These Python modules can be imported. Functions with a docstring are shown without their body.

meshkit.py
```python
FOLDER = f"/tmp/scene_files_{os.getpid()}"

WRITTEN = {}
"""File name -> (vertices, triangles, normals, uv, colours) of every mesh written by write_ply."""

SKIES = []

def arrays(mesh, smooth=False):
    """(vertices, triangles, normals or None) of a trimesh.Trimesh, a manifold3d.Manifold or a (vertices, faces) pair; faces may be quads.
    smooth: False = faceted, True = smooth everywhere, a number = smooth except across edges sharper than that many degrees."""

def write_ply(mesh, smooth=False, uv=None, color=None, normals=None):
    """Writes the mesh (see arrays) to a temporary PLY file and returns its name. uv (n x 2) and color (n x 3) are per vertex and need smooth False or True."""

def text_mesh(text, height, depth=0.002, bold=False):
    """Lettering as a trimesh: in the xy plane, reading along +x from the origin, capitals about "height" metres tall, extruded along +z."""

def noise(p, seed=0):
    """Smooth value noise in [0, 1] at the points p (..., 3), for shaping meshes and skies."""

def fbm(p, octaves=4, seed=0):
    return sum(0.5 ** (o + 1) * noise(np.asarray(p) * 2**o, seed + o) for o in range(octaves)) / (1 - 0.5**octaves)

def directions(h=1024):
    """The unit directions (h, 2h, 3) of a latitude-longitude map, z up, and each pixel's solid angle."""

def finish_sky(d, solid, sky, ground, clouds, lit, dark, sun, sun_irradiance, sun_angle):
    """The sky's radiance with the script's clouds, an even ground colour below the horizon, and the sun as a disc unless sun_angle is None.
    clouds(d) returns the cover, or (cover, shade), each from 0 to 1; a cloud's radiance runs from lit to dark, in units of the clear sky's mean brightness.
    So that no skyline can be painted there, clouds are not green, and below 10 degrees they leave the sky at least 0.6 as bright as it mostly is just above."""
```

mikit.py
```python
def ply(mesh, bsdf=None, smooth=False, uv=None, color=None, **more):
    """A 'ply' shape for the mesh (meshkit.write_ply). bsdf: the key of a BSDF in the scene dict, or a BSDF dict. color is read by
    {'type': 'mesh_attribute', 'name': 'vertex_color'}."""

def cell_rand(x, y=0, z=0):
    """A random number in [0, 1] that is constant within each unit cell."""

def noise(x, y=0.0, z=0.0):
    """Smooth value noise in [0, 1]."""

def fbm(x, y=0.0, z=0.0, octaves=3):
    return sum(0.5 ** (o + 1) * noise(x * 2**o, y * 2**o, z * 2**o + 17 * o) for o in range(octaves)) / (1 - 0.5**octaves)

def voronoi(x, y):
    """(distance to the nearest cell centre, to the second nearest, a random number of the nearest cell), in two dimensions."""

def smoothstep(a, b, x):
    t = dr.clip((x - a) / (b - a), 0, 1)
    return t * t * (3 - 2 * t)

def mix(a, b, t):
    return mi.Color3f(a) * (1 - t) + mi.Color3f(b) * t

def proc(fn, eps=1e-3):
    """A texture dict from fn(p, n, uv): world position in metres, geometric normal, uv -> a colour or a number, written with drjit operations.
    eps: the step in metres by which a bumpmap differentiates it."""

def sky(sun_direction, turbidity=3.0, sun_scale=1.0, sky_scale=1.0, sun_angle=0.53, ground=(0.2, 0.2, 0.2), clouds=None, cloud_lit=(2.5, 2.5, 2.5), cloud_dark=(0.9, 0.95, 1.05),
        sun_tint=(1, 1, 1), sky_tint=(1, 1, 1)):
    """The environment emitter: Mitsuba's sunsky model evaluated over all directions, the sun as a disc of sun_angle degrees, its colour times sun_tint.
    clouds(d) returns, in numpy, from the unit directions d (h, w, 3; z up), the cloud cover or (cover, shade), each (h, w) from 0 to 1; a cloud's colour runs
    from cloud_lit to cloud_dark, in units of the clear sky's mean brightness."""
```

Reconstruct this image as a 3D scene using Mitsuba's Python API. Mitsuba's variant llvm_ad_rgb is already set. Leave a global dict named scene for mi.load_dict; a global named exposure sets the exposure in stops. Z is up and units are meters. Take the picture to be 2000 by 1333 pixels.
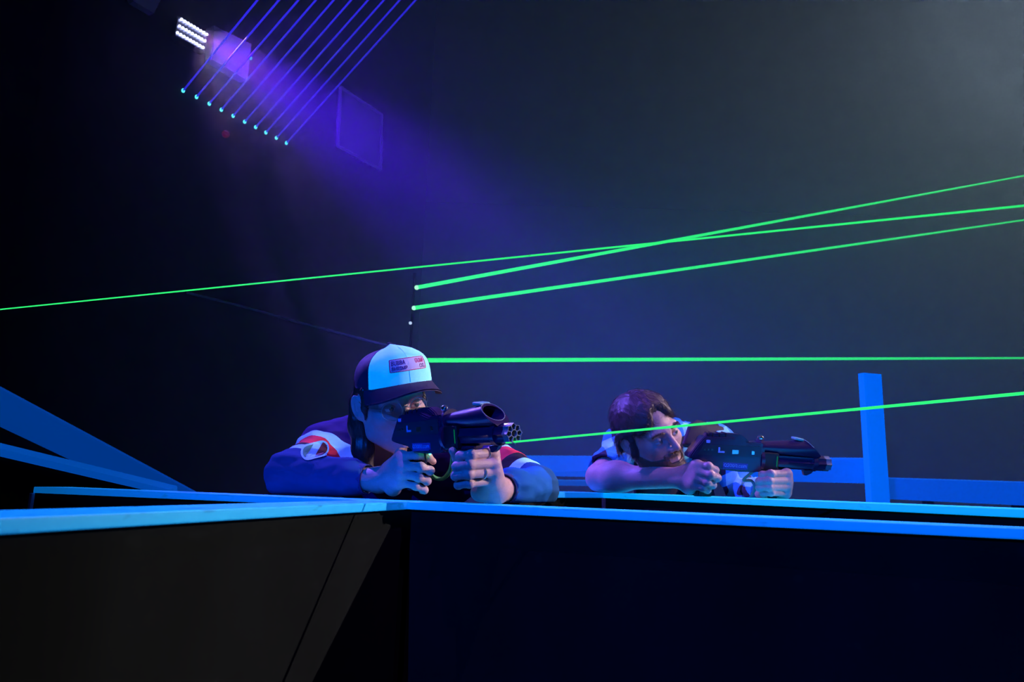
import math, random
import numpy as np
import trimesh
import mitsuba as mi
import drjit as dr
import manifold3d as m3
from shapely.geometry import Polygon, Point, box as sbox, LineString
from shapely.ops import unary_union
from shapely import affinity
import mikit, meshkit
T = mi.ScalarTransform4f
rng = np.random.default_rng(7)
scene, labels = {'type': 'scene'}, {}

# ---------------------------------------------------------------- camera
FPX = 1430.0
CAM = np.array([0.0, 0.0, 1.1455])
_p, _r = math.radians(11.0), math.radians(1.71)
R0, FWD, U0 = np.array([1.0, 0, 0]), np.array([0, math.cos(_p), math.sin(_p)]), np.array([0, -math.sin(_p), math.cos(_p)])
RGT, UPV = math.cos(_r) * R0 + math.sin(_r) * U0, math.cos(_r) * U0 - math.sin(_r) * R0


def P(x, y, d):
    """the world point seen at pixel x, y of the 2000 x 1333 frame, d metres deep"""
    return CAM + d * (FWD + (x - 1000.0) / FPX * RGT - (y - 666.5) / FPX * UPV)


def px(p):
    q = np.asarray(p, float) - CAM
    d = q @ FWD
    return 1000 + FPX * (q @ RGT) / d, 666.5 - FPX * (q @ UPV) / d, d


scene['camera'] = {'type': 'thinlens', 'fov': math.degrees(2 * math.atan(1000 / FPX)), 'fov_axis': 'x',
                   'to_world': T().look_at(origin=CAM.tolist(), target=(CAM + FWD).tolist(), up=UPV.tolist()),
                   'aperture_radius': 0.0022, 'focus_distance': 1.85, 'near_clip': 0.05, 'far_clip': 100}
exposure = 0.0

# ---------------------------------------------------------------- lights of the hall and added fill


def spot(name, pos, target, rgb, cutoff=40.0, beam=None, weight=1.0):
    scene[name] = {'type': 'spot', 'to_world': T().look_at(origin=list(map(float, pos)), target=list(map(float, target)), up=[0.1, 0.2, 1]),
                   'intensity': {'type': 'rgb', 'value': list(rgb)}, 'cutoff_angle': cutoff, 'beam_width': beam or cutoff * 0.6, 'sampling_weight': weight}


def point(name, pos, rgb, weight=1.0):
    scene[name] = {'type': 'point', 'position': list(map(float, pos)), 'intensity': {'type': 'rgb', 'value': list(rgb)}, 'sampling_weight': weight}


UV_POS = P(384, 58, 3.45)                      # ultraviolet wash lamp high on the left wall
KEY_POS = np.array([3.6, 1.9, 2.75])           # warm white work lamp at the right, out of frame
GLOW_POS = P(2240, -120, 4.6)                  # cool lamp behind it, up in the haze
spot('uv_wash_beam', UV_POS, P(800, 355, 3.25), (4.6, 0.0, 64.0), 15, 3, 6.0)
spot('uv_wash_wall', UV_POS, P(600, 200, 4.35), (1.1, 0.12, 12.0), 34, 10, 0.7)
spot('uv_wash_floor', UV_POS, P(1100, 900, 2.1), (13.0, 7.0, 70.0), 24, 12, 1.5)
spot('key_lamp', KEY_POS, (-0.1, 1.5, 1.15), (48, 38, 36), 12.5, 6.5, 1.5)
spot('key_lamp_far', (3.3, 2.8, 3.0), P(1320, 840, 2.25), (30, 23, 25), 9, 5)
point('haze_lamp', GLOW_POS, (4.0, 5.3, 6.8), 1.2)
spot('blue_wash', (-1.3, -1.8, 2.9), P(1350, 930, 1.9), (0.0, 4.5, 44.0), 22, 13, 1.5)
point('blue_glow_back', P(1150, 800, 4.6), (0.01, 0.025, 0.42), 0.7)
spot('violet_fill_overhead', (0.5, 0.7, 4.3), (0.25, 2.0, 1.2), (6.5, 2.6, 15.0), 24, 12)  # unseen fill added from above to brighten arms, hands and gun tops

# ---------------------------------------------------------------- helpers
_used = {}


def numbered(name):
    if name not in _used:
        _used[name] = 0
        return name
    _used[name] += 1
    return f'{name}_{_used[name]:03d}'


def thing(name, label, cat, group=None):
    key = numbered(name)
    labels[key] = {'label': label, 'category': cat}
    if group:
        labels[key]['group'] = group
    return key


def obj(name, mesh, bsdf, parent=None, smooth=False, label=None, kind=None, **more):
    key = numbered(parent + '__' + name) if parent else numbered(name)
    scene[key] = mikit.ply(mesh, bsdf, smooth, **more)
    if label or kind:
        labels.setdefault(key, {})
        if label:
            labels[key]['label'] = label
        if kind:
            labels[key]['kind'] = kind
    return key


def put(name, mesh, bsdf, label, cat, group=None, smooth=False, **more):
    key = thing(name, label, cat, group)
    scene[key] = mikit.ply(mesh, bsdf, smooth, **more)
    return key


def unit(v):
    v = np.asarray(v, float)
    return v / np.linalg.norm(v)


def cat(*ms):
    return trimesh.util.concatenate([m for m in ms])


def hexa(c, bevel=0.0):
    """a box given by 8 corners: 4 of the lower face in turn, then the 4 above them"""
    c = np.asarray(c, float)
    h = m3.Manifold.hull_points(c)
    m = h.to_mesh()
    return trimesh.Trimesh(m.vert_properties[:, :3], m.tri_verts, process=False)


def rbox(size, r=0.004, seg=2):
    """box about the origin with rounded edges"""
    s = np.asarray(size, float) / 2 - r
    pts = []
    ico = trimesh.creation.icosphere(subdivisions=seg - 1 if seg > 1 else 0, radius=r).vertices
    for a in (-1, 1):
        for b in (-1, 1):
            for c in (-1, 1):
                pts.append(ico + s * [a, b, c])
    m = m3.Manifold.hull_points(np.vstack(pts)).to_mesh()
    return trimesh.Trimesh(m.vert_properties[:, :3], m.tri_verts, process=False)


def frame(x, z=(0, 0, 1)):
    """rotation whose columns are x, y, z with z as near as possible to the given one"""
    x = unit(x)
    y = unit(np.cross(z, x))
    return np.stack([x, y, np.cross(x, y)], 1)


def placed(mesh, rot, at):
    m = mesh.copy()
    m.vertices = m.vertices @ np.asarray(rot).T + np.asarray(at)
    return m


def bar(a, b, w, h, r=0.003, up=(0, 0, 1)):
    a, b = np.asarray(a, float), np.asarray(b, float)
    return placed(rbox((np.linalg.norm(b - a), w, h), r), frame(b - a, up), (a + b) / 2)


def tube(pts, rad, n=10, caps=True):
    """swept round tube through points; rad a number or one per point"""
    pts = np.asarray(pts, float)
    rad = np.broadcast_to(np.asarray(rad, float), (len(pts),))
    t = np.gradient(pts, axis=0)
    t /= np.linalg.norm(t, axis=1, keepdims=True)
    ref = np.array([0, 0, 1.0]) if abs(t[0][2]) < 0.9 else np.array([1.0, 0, 0])
    u = unit(np.cross(t[0], ref))
    vs = []
    for k in range(len(pts)):
        u = unit(u - t[k] * (u @ t[k]))
        w = np.cross(t[k], u)
        a = np.arange(n) * 2 * np.pi / n
        vs.append(pts[k] + rad[k] * (np.cos(a)[:, None] * u + np.sin(a)[:, None] * w))
    v = np.vstack(vs + [pts[:1], pts[-1:]])
    i = np.arange(n)
    j = (i + 1) % n
    f = []
    for k in range(len(pts) - 1):
        o = k * n
        f += [np.stack([o + i, o + j, o + n + j], 1), np.stack([o + i, o + n + j, o + n + i], 1)]
    if caps:
        c0, c1, o = len(v) - 2, len(v) - 1, (len(pts) - 1) * n
        f += [np.stack([j, i, i * 0 + c0], 1), np.stack([o + i, o + j, i * 0 + c1], 1)]
    return trimesh.Trimesh(v, np.vstack(f), process=False)


def catmull(pts, n=8):
    pts = np.asarray(pts, float)
    q = np.vstack([2 * pts[0] - pts[1], pts, 2 * pts[-1] - pts[-2]])
    out = []
    for k in range(1, len(q) - 2):
        for t in np.arange(n) / n:
            a, b, c, d = q[k - 1:k + 3]
            out.append(0.5 * (2 * b + (c - a) * t + (2 * a - 5 * b + 4 * c - d) * t * t + (3 * b - a - 3 * c + d) * t ** 3))
    return np.array(out + [pts[-1]])


# ---- bodies: signed distance fields, turned to a mesh by surface nets
def smin(a, b, k):
    h = np.maximum(k - np.abs(a - b), 0) / k
    return np.minimum(a, b) - h * h * k * 0.25


def smax(a, b, k):
    return -smin(-a, -b, k)


def s_sphere(p, c, r):
    return np.linalg.norm(p - np.asarray(c), axis=-1) - r


def s_ell(p, c, r, rot=None):
    q = p - np.asarray(c)
    if rot is not None:
        q = q @ rot
    r = np.asarray(r, float)
    k0 = np.linalg.norm(q / r, axis=-1)
    k1 = np.linalg.norm(q / (r * r), axis=-1)
    return k0 * (k0 - 1.0) / np.maximum(k1, 1e-9)


def s_cone(p, a, b, ra, rb):
    """capsule whose radius runs from ra to rb"""
    a, b = np.asarray(a, float), np.asarray(b, float)
    ab = b - a
    h = np.clip(((p - a) @ ab) / (ab @ ab), 0, 1)
    return np.linalg.norm(p - a - h[..., None] * ab, axis=-1) - (ra + (rb - ra) * h)


def chain(p, pts, rads, k=0.01):
    d = None
    for i in range(len(pts) - 1):
        e = s_cone(p, pts[i], pts[i + 1], rads[i], rads[i + 1])
        d = e if d is None else smin(d, e, k)
    return d


def s_rbox(p, c, half, r, rot=None):
    q = p - np.asarray(c)
    if rot is not None:
        q = q @ rot
    q = np.abs(q) - np.asarray(half) + r
    return np.linalg.norm(np.maximum(q, 0), axis=-1) + np.minimum(q.max(-1), 0) - r


def nets(f, lo, hi, h):
    """mesh of f = 0 inside the box lo..hi, cells of size h (the surface must close inside the box)"""
    lo, hi = np.asarray(lo, float), np.asarray(hi, float)
    B = 8
    nb = np.ceil((hi - lo) / (h * B)).astype(int)
    bi = np.stack(np.meshgrid(*[np.arange(n) for n in nb], indexing='ij'), -1).reshape(-1, 3)
    mid = lo + (bi + 0.5) * B * h
    d = f(mid)
    bi = bi[np.abs(d) < B * h * 0.87 * 1.35 + 0.004]
    dims = nb * B + 1
    o = np.stack(np.meshgrid(*[np.arange(B + 1)] * 3, indexing='ij'), -1)
    D = []
    for s in range(0, len(bi), 400):
        g = bi[s:s + 400, None, None, None] * B + o
        D.append(f(lo + g * h))
    D = np.concatenate(D)
    corner = [(a, b, c) for a in (0, 1) for b in (0, 1) for c in (0, 1)]
    C = np.stack([D[:, a:a + B, b:b + B, c:c + B] for a, b, c in corner], -1)
    act = (C.min(-1) < 0) & (C.max(-1) >= 0)
    w = np.argwhere(act)
    V = C[act]
    cell = bi[w[:, 0]] * B + w[:, 1:]
    pos, cnt = np.zeros((len(V), 3)), np.zeros(len(V))
    cc = np.array(corner, float)
    for i in range(8):
        for j in range(i + 1, 8):
            if np.abs(cc[i] - cc[j]).sum() != 1:
                continue
            a, b = V[:, i], V[:, j]
            x = (a < 0) != (b < 0)
            t = np.where(x, a / np.where(x, a - b, 1), 0)
            pos += np.where(x[:, None], cc[i] + t[:, None] * (cc[j] - cc[i]), 0)
            cnt += x
    pos = lo + (cell + pos / cnt[:, None]) * h
    key = (cell[:, 0] * dims[1] + cell[:, 1]) * dims[2] + cell[:, 2]
    order = np.argsort(key)
    skey = key[order]

    def find(c):
        k = (c[:, 0] * dims[1] + c[:, 1]) * dims[2] + c[:, 2]
        i = np.clip(np.searchsorted(skey, k), 0, len(skey) - 1)
        return np.where(skey[i] == k, order[i], -1)

    F = []
    for ax in range(3):
        e = [0, 0, 0]
        e[ax] = 1
        a, b = V[:, 0], V[:, corner.index(tuple(e))]
        x = (a < 0) != (b < 0)
        c = cell[x]
        u, v = np.eye(3, dtype=int)[(ax + 1) % 3], np.eye(3, dtype=int)[(ax + 2) % 3]
        q = np.stack([find(c), find(c - u), find(c - u - v), find(c - v)], 1)
        flip = (a[x] >= 0)
        ok = (q >= 0).all(1)
        q, flip = q[ok], flip[ok]
        q[flip] = q[flip][:, ::-1]
        F.append(q)
    F = np.vstack(F)
    F = np.vstack([F[:, [0, 1, 2]], F[:, [0, 2, 3]]])
    return trimesh.Trimesh(pos, F, process=False)


def drape(f, p0, direction, offset, steps=40):
    """slides points along a direction onto f = offset"""
    p, dv = np.array(p0, float), unit(direction)
    for _ in range(steps):
        p = p + np.clip(f(p) - offset, -0.02, 0.02)[:, None] * 0.8 * dv
    return p


def grid_mesh(pts, nu, nv, thick=0.0, dirn=None):
    """quad sheet of nu x nv points, made solid by a second layer shifted by thick * dirn"""
    i = np.arange(nu * nv).reshape(nu, nv)
    q = np.stack([i[:-1, :-1], i[1:, :-1], i[1:, 1:], i[:-1, 1:]], -1).reshape(-1, 4)
    f = np.vstack([q[:, [0, 1, 2]], q[:, [0, 2, 3]]])
    if not thick:
        return trimesh.Trimesh(pts, f, process=False)
    n = len(pts)
    v = np.vstack([pts, pts + thick * np.asarray(dirn)])
    rim = np.concatenate([i[0, :], i[1:, -1], i[-1, -2::-1], i[-2:0:-1, 0]])
    r2 = np.roll(rim, -1)
    side = np.vstack([np.stack([rim, r2 + n, r2], 1), np.stack([rim, rim + n, r2 + n], 1)])
    m = trimesh.Trimesh(v, np.vstack([f, f[:, ::-1] + n, side]), process=False)
    return m


# ---------------------------------------------------------------- materials
def pr(name, rgb, rough=0.6, **k):
    scene[name] = {'type': 'twosided', 'bsdf': {'type': 'principled', 'base_color': {'type': 'rgb', 'value': list(rgb)}, 'roughness': rough, **k}}


def pm(name, fn, rough=0.6, bump=None, eps=1e-3, **k):
    b = {'type': 'principled', 'base_color': mikit.proc(fn), 'roughness': rough, **k}
    if bump is not None:
        b = {'type': 'bumpmap', 'arbitrary': mikit.proc(bump, eps), 'scale': 1.0, 'bsdf': b}
    scene[name] = {'type': 'twosided', 'bsdf': b}


def vc(name, rough=0.6, bump=None, eps=1e-3, **k):
    b = {'type': 'principled', 'base_color': {'type': 'mesh_attribute', 'name': 'vertex_color'}, 'roughness': rough, **k}
    if bump is not None:
        b = {'type': 'bumpmap', 'arbitrary': mikit.proc(bump, eps), 'scale': 1.0, 'bsdf': b}
    scene[name] = {'type': 'twosided', 'bsdf': b}


def glow(rgb, weight=0.01):
    return {'type': 'area', 'radiance': {'type': 'rgb', 'value': list(rgb)}, 'sampling_weight': weight}


def wall_paint(p, n, uv):
    a = mikit.fbm(p.x * 2.3, p.y * 2.3, p.z * 2.3)
    b = mikit.fbm(p.x * 23, p.y * 23, p.z * 14)
    return mikit.mix((0.008, 0.008, 0.01), (0.022, 0.022, 0.025), a * 0.6 + b * 0.4)


def ledge_paint(p, n, uv):
    a = mikit.smoothstep(0.66, 0.8, mikit.fbm(p.x * 26, p.y * 26, p.z * 60))
    b = mikit.fbm(p.x * 5, p.y * 5, p.z * 5)
    c = mikit.mix((0.02, 0.52, 0.88), (0.02, 0.60, 0.95), b)
    return c * (1 - 0.35 * a)


def panel_paint(p, n, uv):
    b = mikit.fbm(p.x * 9, p.y * 9, p.z * 3)
    s = mikit.smoothstep(0.7, 0.85, mikit.fbm(p.x * 30, p.y * 30, p.z * 30))
    return mikit.mix((0.0036, 0.0050, 0.0052), (0.0078, 0.0108, 0.0112), b) * (1 + 0.4 * s)


pm('m_wall', wall_paint, 0.9, specular=0.1)
pm('m_panel', panel_paint, 0.9, specular=0.08)
pm('m_ledge', ledge_paint, 0.45, bump=lambda p, n, uv: 0.0006 * mikit.fbm(p.x * 40, p.y * 40, p.z * 40))
pr('m_board', (0.02, 0.5, 0.9), 0.5)
pr('m_ramp', (0.01, 0.26, 0.85), 0.5)
pr('m_sign', (0.22, 0.22, 0.26), 0.6)
pr('m_sign_edge', (0.4, 0.4, 0.45), 0.5)
pr('m_black', (0.012, 0.012, 0.014), 0.35, specular=0.5)
pr('m_green_lit_band', (0.04, 0.22, 0.08), 0.7)  # green light on the band is put into its colour
pr('m_floor', (0.03, 0.03, 0.033), 0.7)

# ---------------------------------------------------------------- room
WL_DIR = unit([math.sin(math.radians(31.0)), math.cos(math.radians(31.0)), 0])     # the left wall runs this way
WL_N = np.array([WL_DIR[1], -WL_DIR[0], 0])                                        # and faces this way
WL_AT = P(392, 66, 3.62) - 0.16 * WL_N
CEIL, BACK = 4.9, 9.5


def on_left(x, y, off=0.0):
    """the point of the left wall (off metres in front of it) at a pixel"""
    d = P(x, y, 1.0) - CAM
    t = ((WL_AT + off * WL_N - CAM) @ WL_N) / (d @ WL_N)
    return CAM + t * d


def slab(a, b, z0, z1, thick, back):
    """upright slab between plan points a and b, thickened towards back"""
    a, b, back = np.array([*a[:2], 0.0]), np.array([*b[:2], 0.0]), unit(np.array([*back[:2], 0.0])) * thick
    c = [a, b, b + back, a + back]
    return hexa([q + [0, 0, z0] for q in c] + [q + [0, 0, z1] for q in c])


def at_y(y):
    return WL_AT + WL_DIR * ((y - WL_AT[1]) / WL_DIR[1])


wl_end = on_left(820, 600)
obj('floor', trimesh.creation.box((13, 14, 0.1), trimesh.transformations.translation_matrix((0.5, 4.0, -0.05))), 'm_floor', kind='structure')
obj('ceiling', trimesh.creation.box((13, 14, 0.1), trimesh.transformations.translation_matrix((0.5, 4.0, CEIL + 0.05))), 'm_wall', kind='structure')
obj('wall_left', slab(at_y(0.2), wl_end, 0, CEIL, 0.12, -WL_N), 'm_wall', kind='structure')
obj('wall_back', trimesh.creation.box((13, 0.12, CEIL), trimesh.transformations.translation_matrix((0.5, BACK + 0.06, CEIL / 2))), 'm_wall', kind='structure')

# haze that fills the far half of the hall, held by a clear hull
scene['m_haze_edge'] = {'type': 'null'}
HAZE0 = 2.85
hz = trimesh.creation.box((12.6, BACK - HAZE0, CEIL - 0.04), trimesh.transformations.translation_matrix((0.5, (BACK + HAZE0) / 2 - 0.01, CEIL / 2)))
scene['haze'] = mikit.ply(hz, 'm_haze_edge', False)
scene['haze']['interior'] = {'type': 'homogeneous', 'sigma_t': 0.40, 'albedo': 0.8, 'phase': {'type': 'isotropic'}}
labels['haze'] = {'label': 'thin theatrical haze glowing in the lamp light behind both players', 'category': 'haze', 'kind': 'stuff'}

# ---------------------------------------------------------------- barriers with painted ledges
LT = 0.0165                     # thickness of the ledge boards
LZ = 1.10                       # top of the ledges


def on_z(x, y, z):
    d = P(x, y, 1.0) - CAM
    return CAM + d * ((z - CAM[2]) / d[2])


V1 = on_z(797, 980.5, LZ)
A0 = V1 + (P(-160, 1016, 0.62) - V1) * [1, 1, 0]      # near end of the left arm
B0 = V1 + (P(2250, 1043, 1.06) - V1) * [1, 1, 0]      # near end of the right arm
C0 = V1 + (P(66, 949.5, 1.95) - V1) * [1, 1, 0]       # far end of the left cross arm
LZ2 = 1.125
V2 = on_z(1176, 966.0, LZ2)
V2[:2] = P(1176, 966, 2.30)[:2]
D0 = np.array([*P(2250, 1000, 1.27)[:2], LZ2])        # near end of the far ledge
BACKW = np.array([0.0, 1.0, 0])


BOARD_GLOW = glow((0.0, 0.055, 0.34), 0.1)
RAMP_GLOW = glow((0.0, 0.034, 0.22), 0.1)
# fluorescence of ledges and boards is added as an even glow, set per piece


def barrier(a, b, z, label, width=0.11, side=None, ends=(0.0, 0.0), upright=None, added_glow=(0.0, 0.09, 0.33)):
    """chest-high painted wall along a-b whose cap board's near edge is the line a-b"""
    u = unit((b - a) * [1, 1, 0])
    nb = np.array([-u[1], u[0], 0])
    if nb @ (side if side is not None else BACKW) < 0:
        nb = -nb
    key = thing('barrier', label, 'barrier', 'barriers of the arena')
    a, b = a * [1, 1, 0] - u * ends[0], b * [1, 1, 0] + u * ends[1]
    o = nb * 0.012
    obj('panel', slab(a + o, b + o, 0, z - LT, width - 0.024, nb), 'm_panel', key)
    L = np.linalg.norm(b - a)
    cap = rbox((L, width, LT), 0.0022)
    obj('ledge_board', placed(cap, np.stack([u, nb if np.cross(u, nb)[2] > 0 else nb, np.cross(u, nb)], 1), (a + b) / 2 + nb * width / 2 + [0, 0, z - LT / 2]), 'm_ledge', key, 25, emitter=glow(added_glow, 0.15))
    if upright is not None:
        for w in upright:
            q = w * [1, 1, 0]
            obj('end_strip', bar(q - nb * 0.001, q - nb * 0.001 + [0, 0, z - LT], 0.012, 0.01, up=nb), 'm_ledge', key)
    return key


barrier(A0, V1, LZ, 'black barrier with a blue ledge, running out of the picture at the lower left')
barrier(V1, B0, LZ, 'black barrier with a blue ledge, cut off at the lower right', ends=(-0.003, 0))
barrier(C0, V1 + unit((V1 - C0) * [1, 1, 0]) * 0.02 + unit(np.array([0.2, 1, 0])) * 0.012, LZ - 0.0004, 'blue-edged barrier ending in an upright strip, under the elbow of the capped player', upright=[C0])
CYAN_GLOW = (0.0, 0.26, 0.46)  # stronger glow added to the far ledge, the paint is the same
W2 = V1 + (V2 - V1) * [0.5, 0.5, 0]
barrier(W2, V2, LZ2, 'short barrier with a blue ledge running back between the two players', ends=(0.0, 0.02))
barrier(V2, D0, LZ2, 'barrier with a bright cyan ledge under the arms of the bearded player', width=0.24, ends=(-0.004, 0), added_glow=CYAN_GLOW)

# sloping boards of the ramp at the far left
k = thing('ramp_side', 'wide blue board sloping down at the left edge, above the ledge', 'ramp board')
pts = [P(-70, 722, 2.55), P(-70, 801, 2.55), P(420, 1033, 2.75), P(420, 985, 2.75)]
scene[k] = mikit.ply(hexa(pts + [q + 0.02 * FWD for q in pts]), 'm_ramp', emitter=RAMP_GLOW)
k = thing('ramp_wall', 'black low wall with a narrow blue capping, sloping at the left edge', 'low wall')
a0, a1, b1, b0 = P(-70, 860, 2.3), P(-70, 876, 2.3), P(330, 969, 2.4), P(330, 957, 2.4)
cp = [a0, a1, b1, b0]
obj('capping', hexa(cp + [q + 0.06 * FWD for q in cp]), 'm_board', k, emitter=BOARD_GLOW)
lo = [q * [1, 1, 0] for q in (a1, b1)]
bk = np.array([0, 0.05, 0])
obj('panel', hexa([lo[0] + bk * .3, lo[1] + bk * .3, lo[1] + bk, lo[0] + bk, a1 + bk * .3, b1 + bk * .3, b1 + bk, a1 + bk]), 'm_panel', k)


def board(name, corners, thick, label, catg, group=None, mat='m_board'):
    """flat board from four corner pixels with depths, top left first, clockwise"""
    q = [P(*c) for c in corners]
    key = put(name, hexa(q + [w + thick * FWD for w in q]), mat, label, catg, group, emitter=BOARD_GLOW)
    for t in (0.3, 0.8):          # uprights that carry the board, behind it
        b = (q[0] + (q[1] - q[0]) * t + q[3] + (q[2] - q[3]) * t) / 2 + FWD * (thick + 0.03)
        obj('upright', bar([b[0], b[1], 0], b, 0.05, 0.03, 0.002, (-1, 0.2, 0)), 'm_panel', key)
    return key


# post and rails behind the bearded player
pb = P(1715, 984, 2.75)
pt = P(1701, 714.5, 2.66)
key = put('post', bar([pb[0], pb[1], 0], [pb[0], pb[1], pt[2]], 0.086, 0.03, 0.002, (0.3, -1, 0)), 'm_board', 'tall blue wooden post standing at the right behind the ledge', 'post', emitter=glow((0.0, 0.10, 0.6), 0.1))  # post gets a stronger added glow of its own to brighten it
board('rail', [(1024, 892, 3.3), (1696, 897, 2.9), (1696, 945, 2.9), (960, 928, 3.3)], 0.03, 'wide blue horizontal rail behind the bearded player, joined to the post', 'rail')
board('rail', [(930, 938, 3.5), (1230, 941, 3.3), (1230, 951, 3.3), (930, 947, 3.5)], 0.03, 'narrow blue rail low between the two players, below the wide rail', 'rail')
board('rail', [(1724, 935, 3.1), (2080, 946, 2.9), (2080, 992, 2.9), (1724, 975, 3.1)], 0.03, 'wide blue low rail at the right edge, right of the post', 'rail')

# signs and panels on the left wall
def wall_panel(name, corners, label, catg, off=0.02, rim=True, mat='m_sign'):
    q = [on_left(x, y, off) for x, y in corners]
    c = sum(q) / 4
    key = thing(name, label, catg)
    obj('board', hexa([w - WL_N * off for w in q] + q), mat, key)
    if rim:
        r = [tube([q[i] + WL_N * 0.004, q[(i + 1) % 4] + WL_N * 0.004], 0.011, 6) for i in range(4)]
        for m in r:
            obj('rim', m, 'm_sign_edge', key)
    return key


wall_panel('wall_panel', [(665, 171), (745, 225), (742, 332), (659, 286)], 'pale framed square panel hanging on the dark left wall, in the violet beam', 'panel')
wall_panel('lamp_box', [(418, 50), (491, 86), (483, 157), (415, 116)], 'pale box on the wall just right of the glowing lamp', 'box', 0.06, False)
wall_panel('wall_sign', [(230, -55), (330, -32), (301, 26), (262, 3)], 'small pale panel cut off by the top edge of the picture', 'panel', 0.04, False)

# ultraviolet lamp: housing, yoke and 27 diodes
key = thing('wash_lamp', 'glowing LED wash lamp on the dark left wall at the upper left', 'lamp')
ctr = on_left(380, 57, 0.14)
face = unit(WL_DIR * 0.42 + WL_N * 0.85 - [0, 0, 0.34])
rot = frame(np.cross(face, [0, 0, 1]) * -1, face)       # x along the bar, z out of the lens face
LED0 = [on_left(355, 38, .14), on_left(404, 67, .14), on_left(351, 51, .14)]
ux, uz = unit(LED0[1] - LED0[0]), unit(LED0[2] - LED0[0])
fn = unit(np.cross(ux, uz))
if fn @ (CAM - ctr) < 0:
    fn = -fn
rows = 3
Lx, Lz = np.linalg.norm(LED0[1] - LED0[0]), np.linalg.norm(LED0[2] - LED0[0])
rt = np.stack([ux, np.cross(fn, ux), fn], 1)
mid = (LED0[0] + LED0[1]) / 2 + (LED0[2] - LED0[0])
obj('housing', placed(rbox((Lx + 0.03, Lz * 2 + 0.03, 0.05), 0.008), rt, mid - fn * 0.032), 'm_black', key, 25)
obj('bracket', bar(mid - fn * 0.05, mid - fn * 0.05 - WL_N * 0.12, 0.03, 0.012), 'm_black', key)
for j in range(rows):
    for i in range(9):
        c = LED0[0] + (LED0[1] - LED0[0]) * i / 8 + (LED0[2] - LED0[0]) * j
        o = obj('diode', placed(trimesh.creation.icosphere(1, 0.0060), rt, c), 'm_black', key)
        scene[o]['emitter'] = glow((16, 18, 36))

# small things on the wall under the lamp
k = put('indicator', placed(trimesh.creation.icosphere(2, 0.02), np.eye(3), on_left(441, 262, 0.02)), 'm_black', 'faint red indicator light on the dark wall below the blue beams', 'indicator light')
scene[k]['emitter'] = glow((0.06, 0.0, 0.015))

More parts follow.
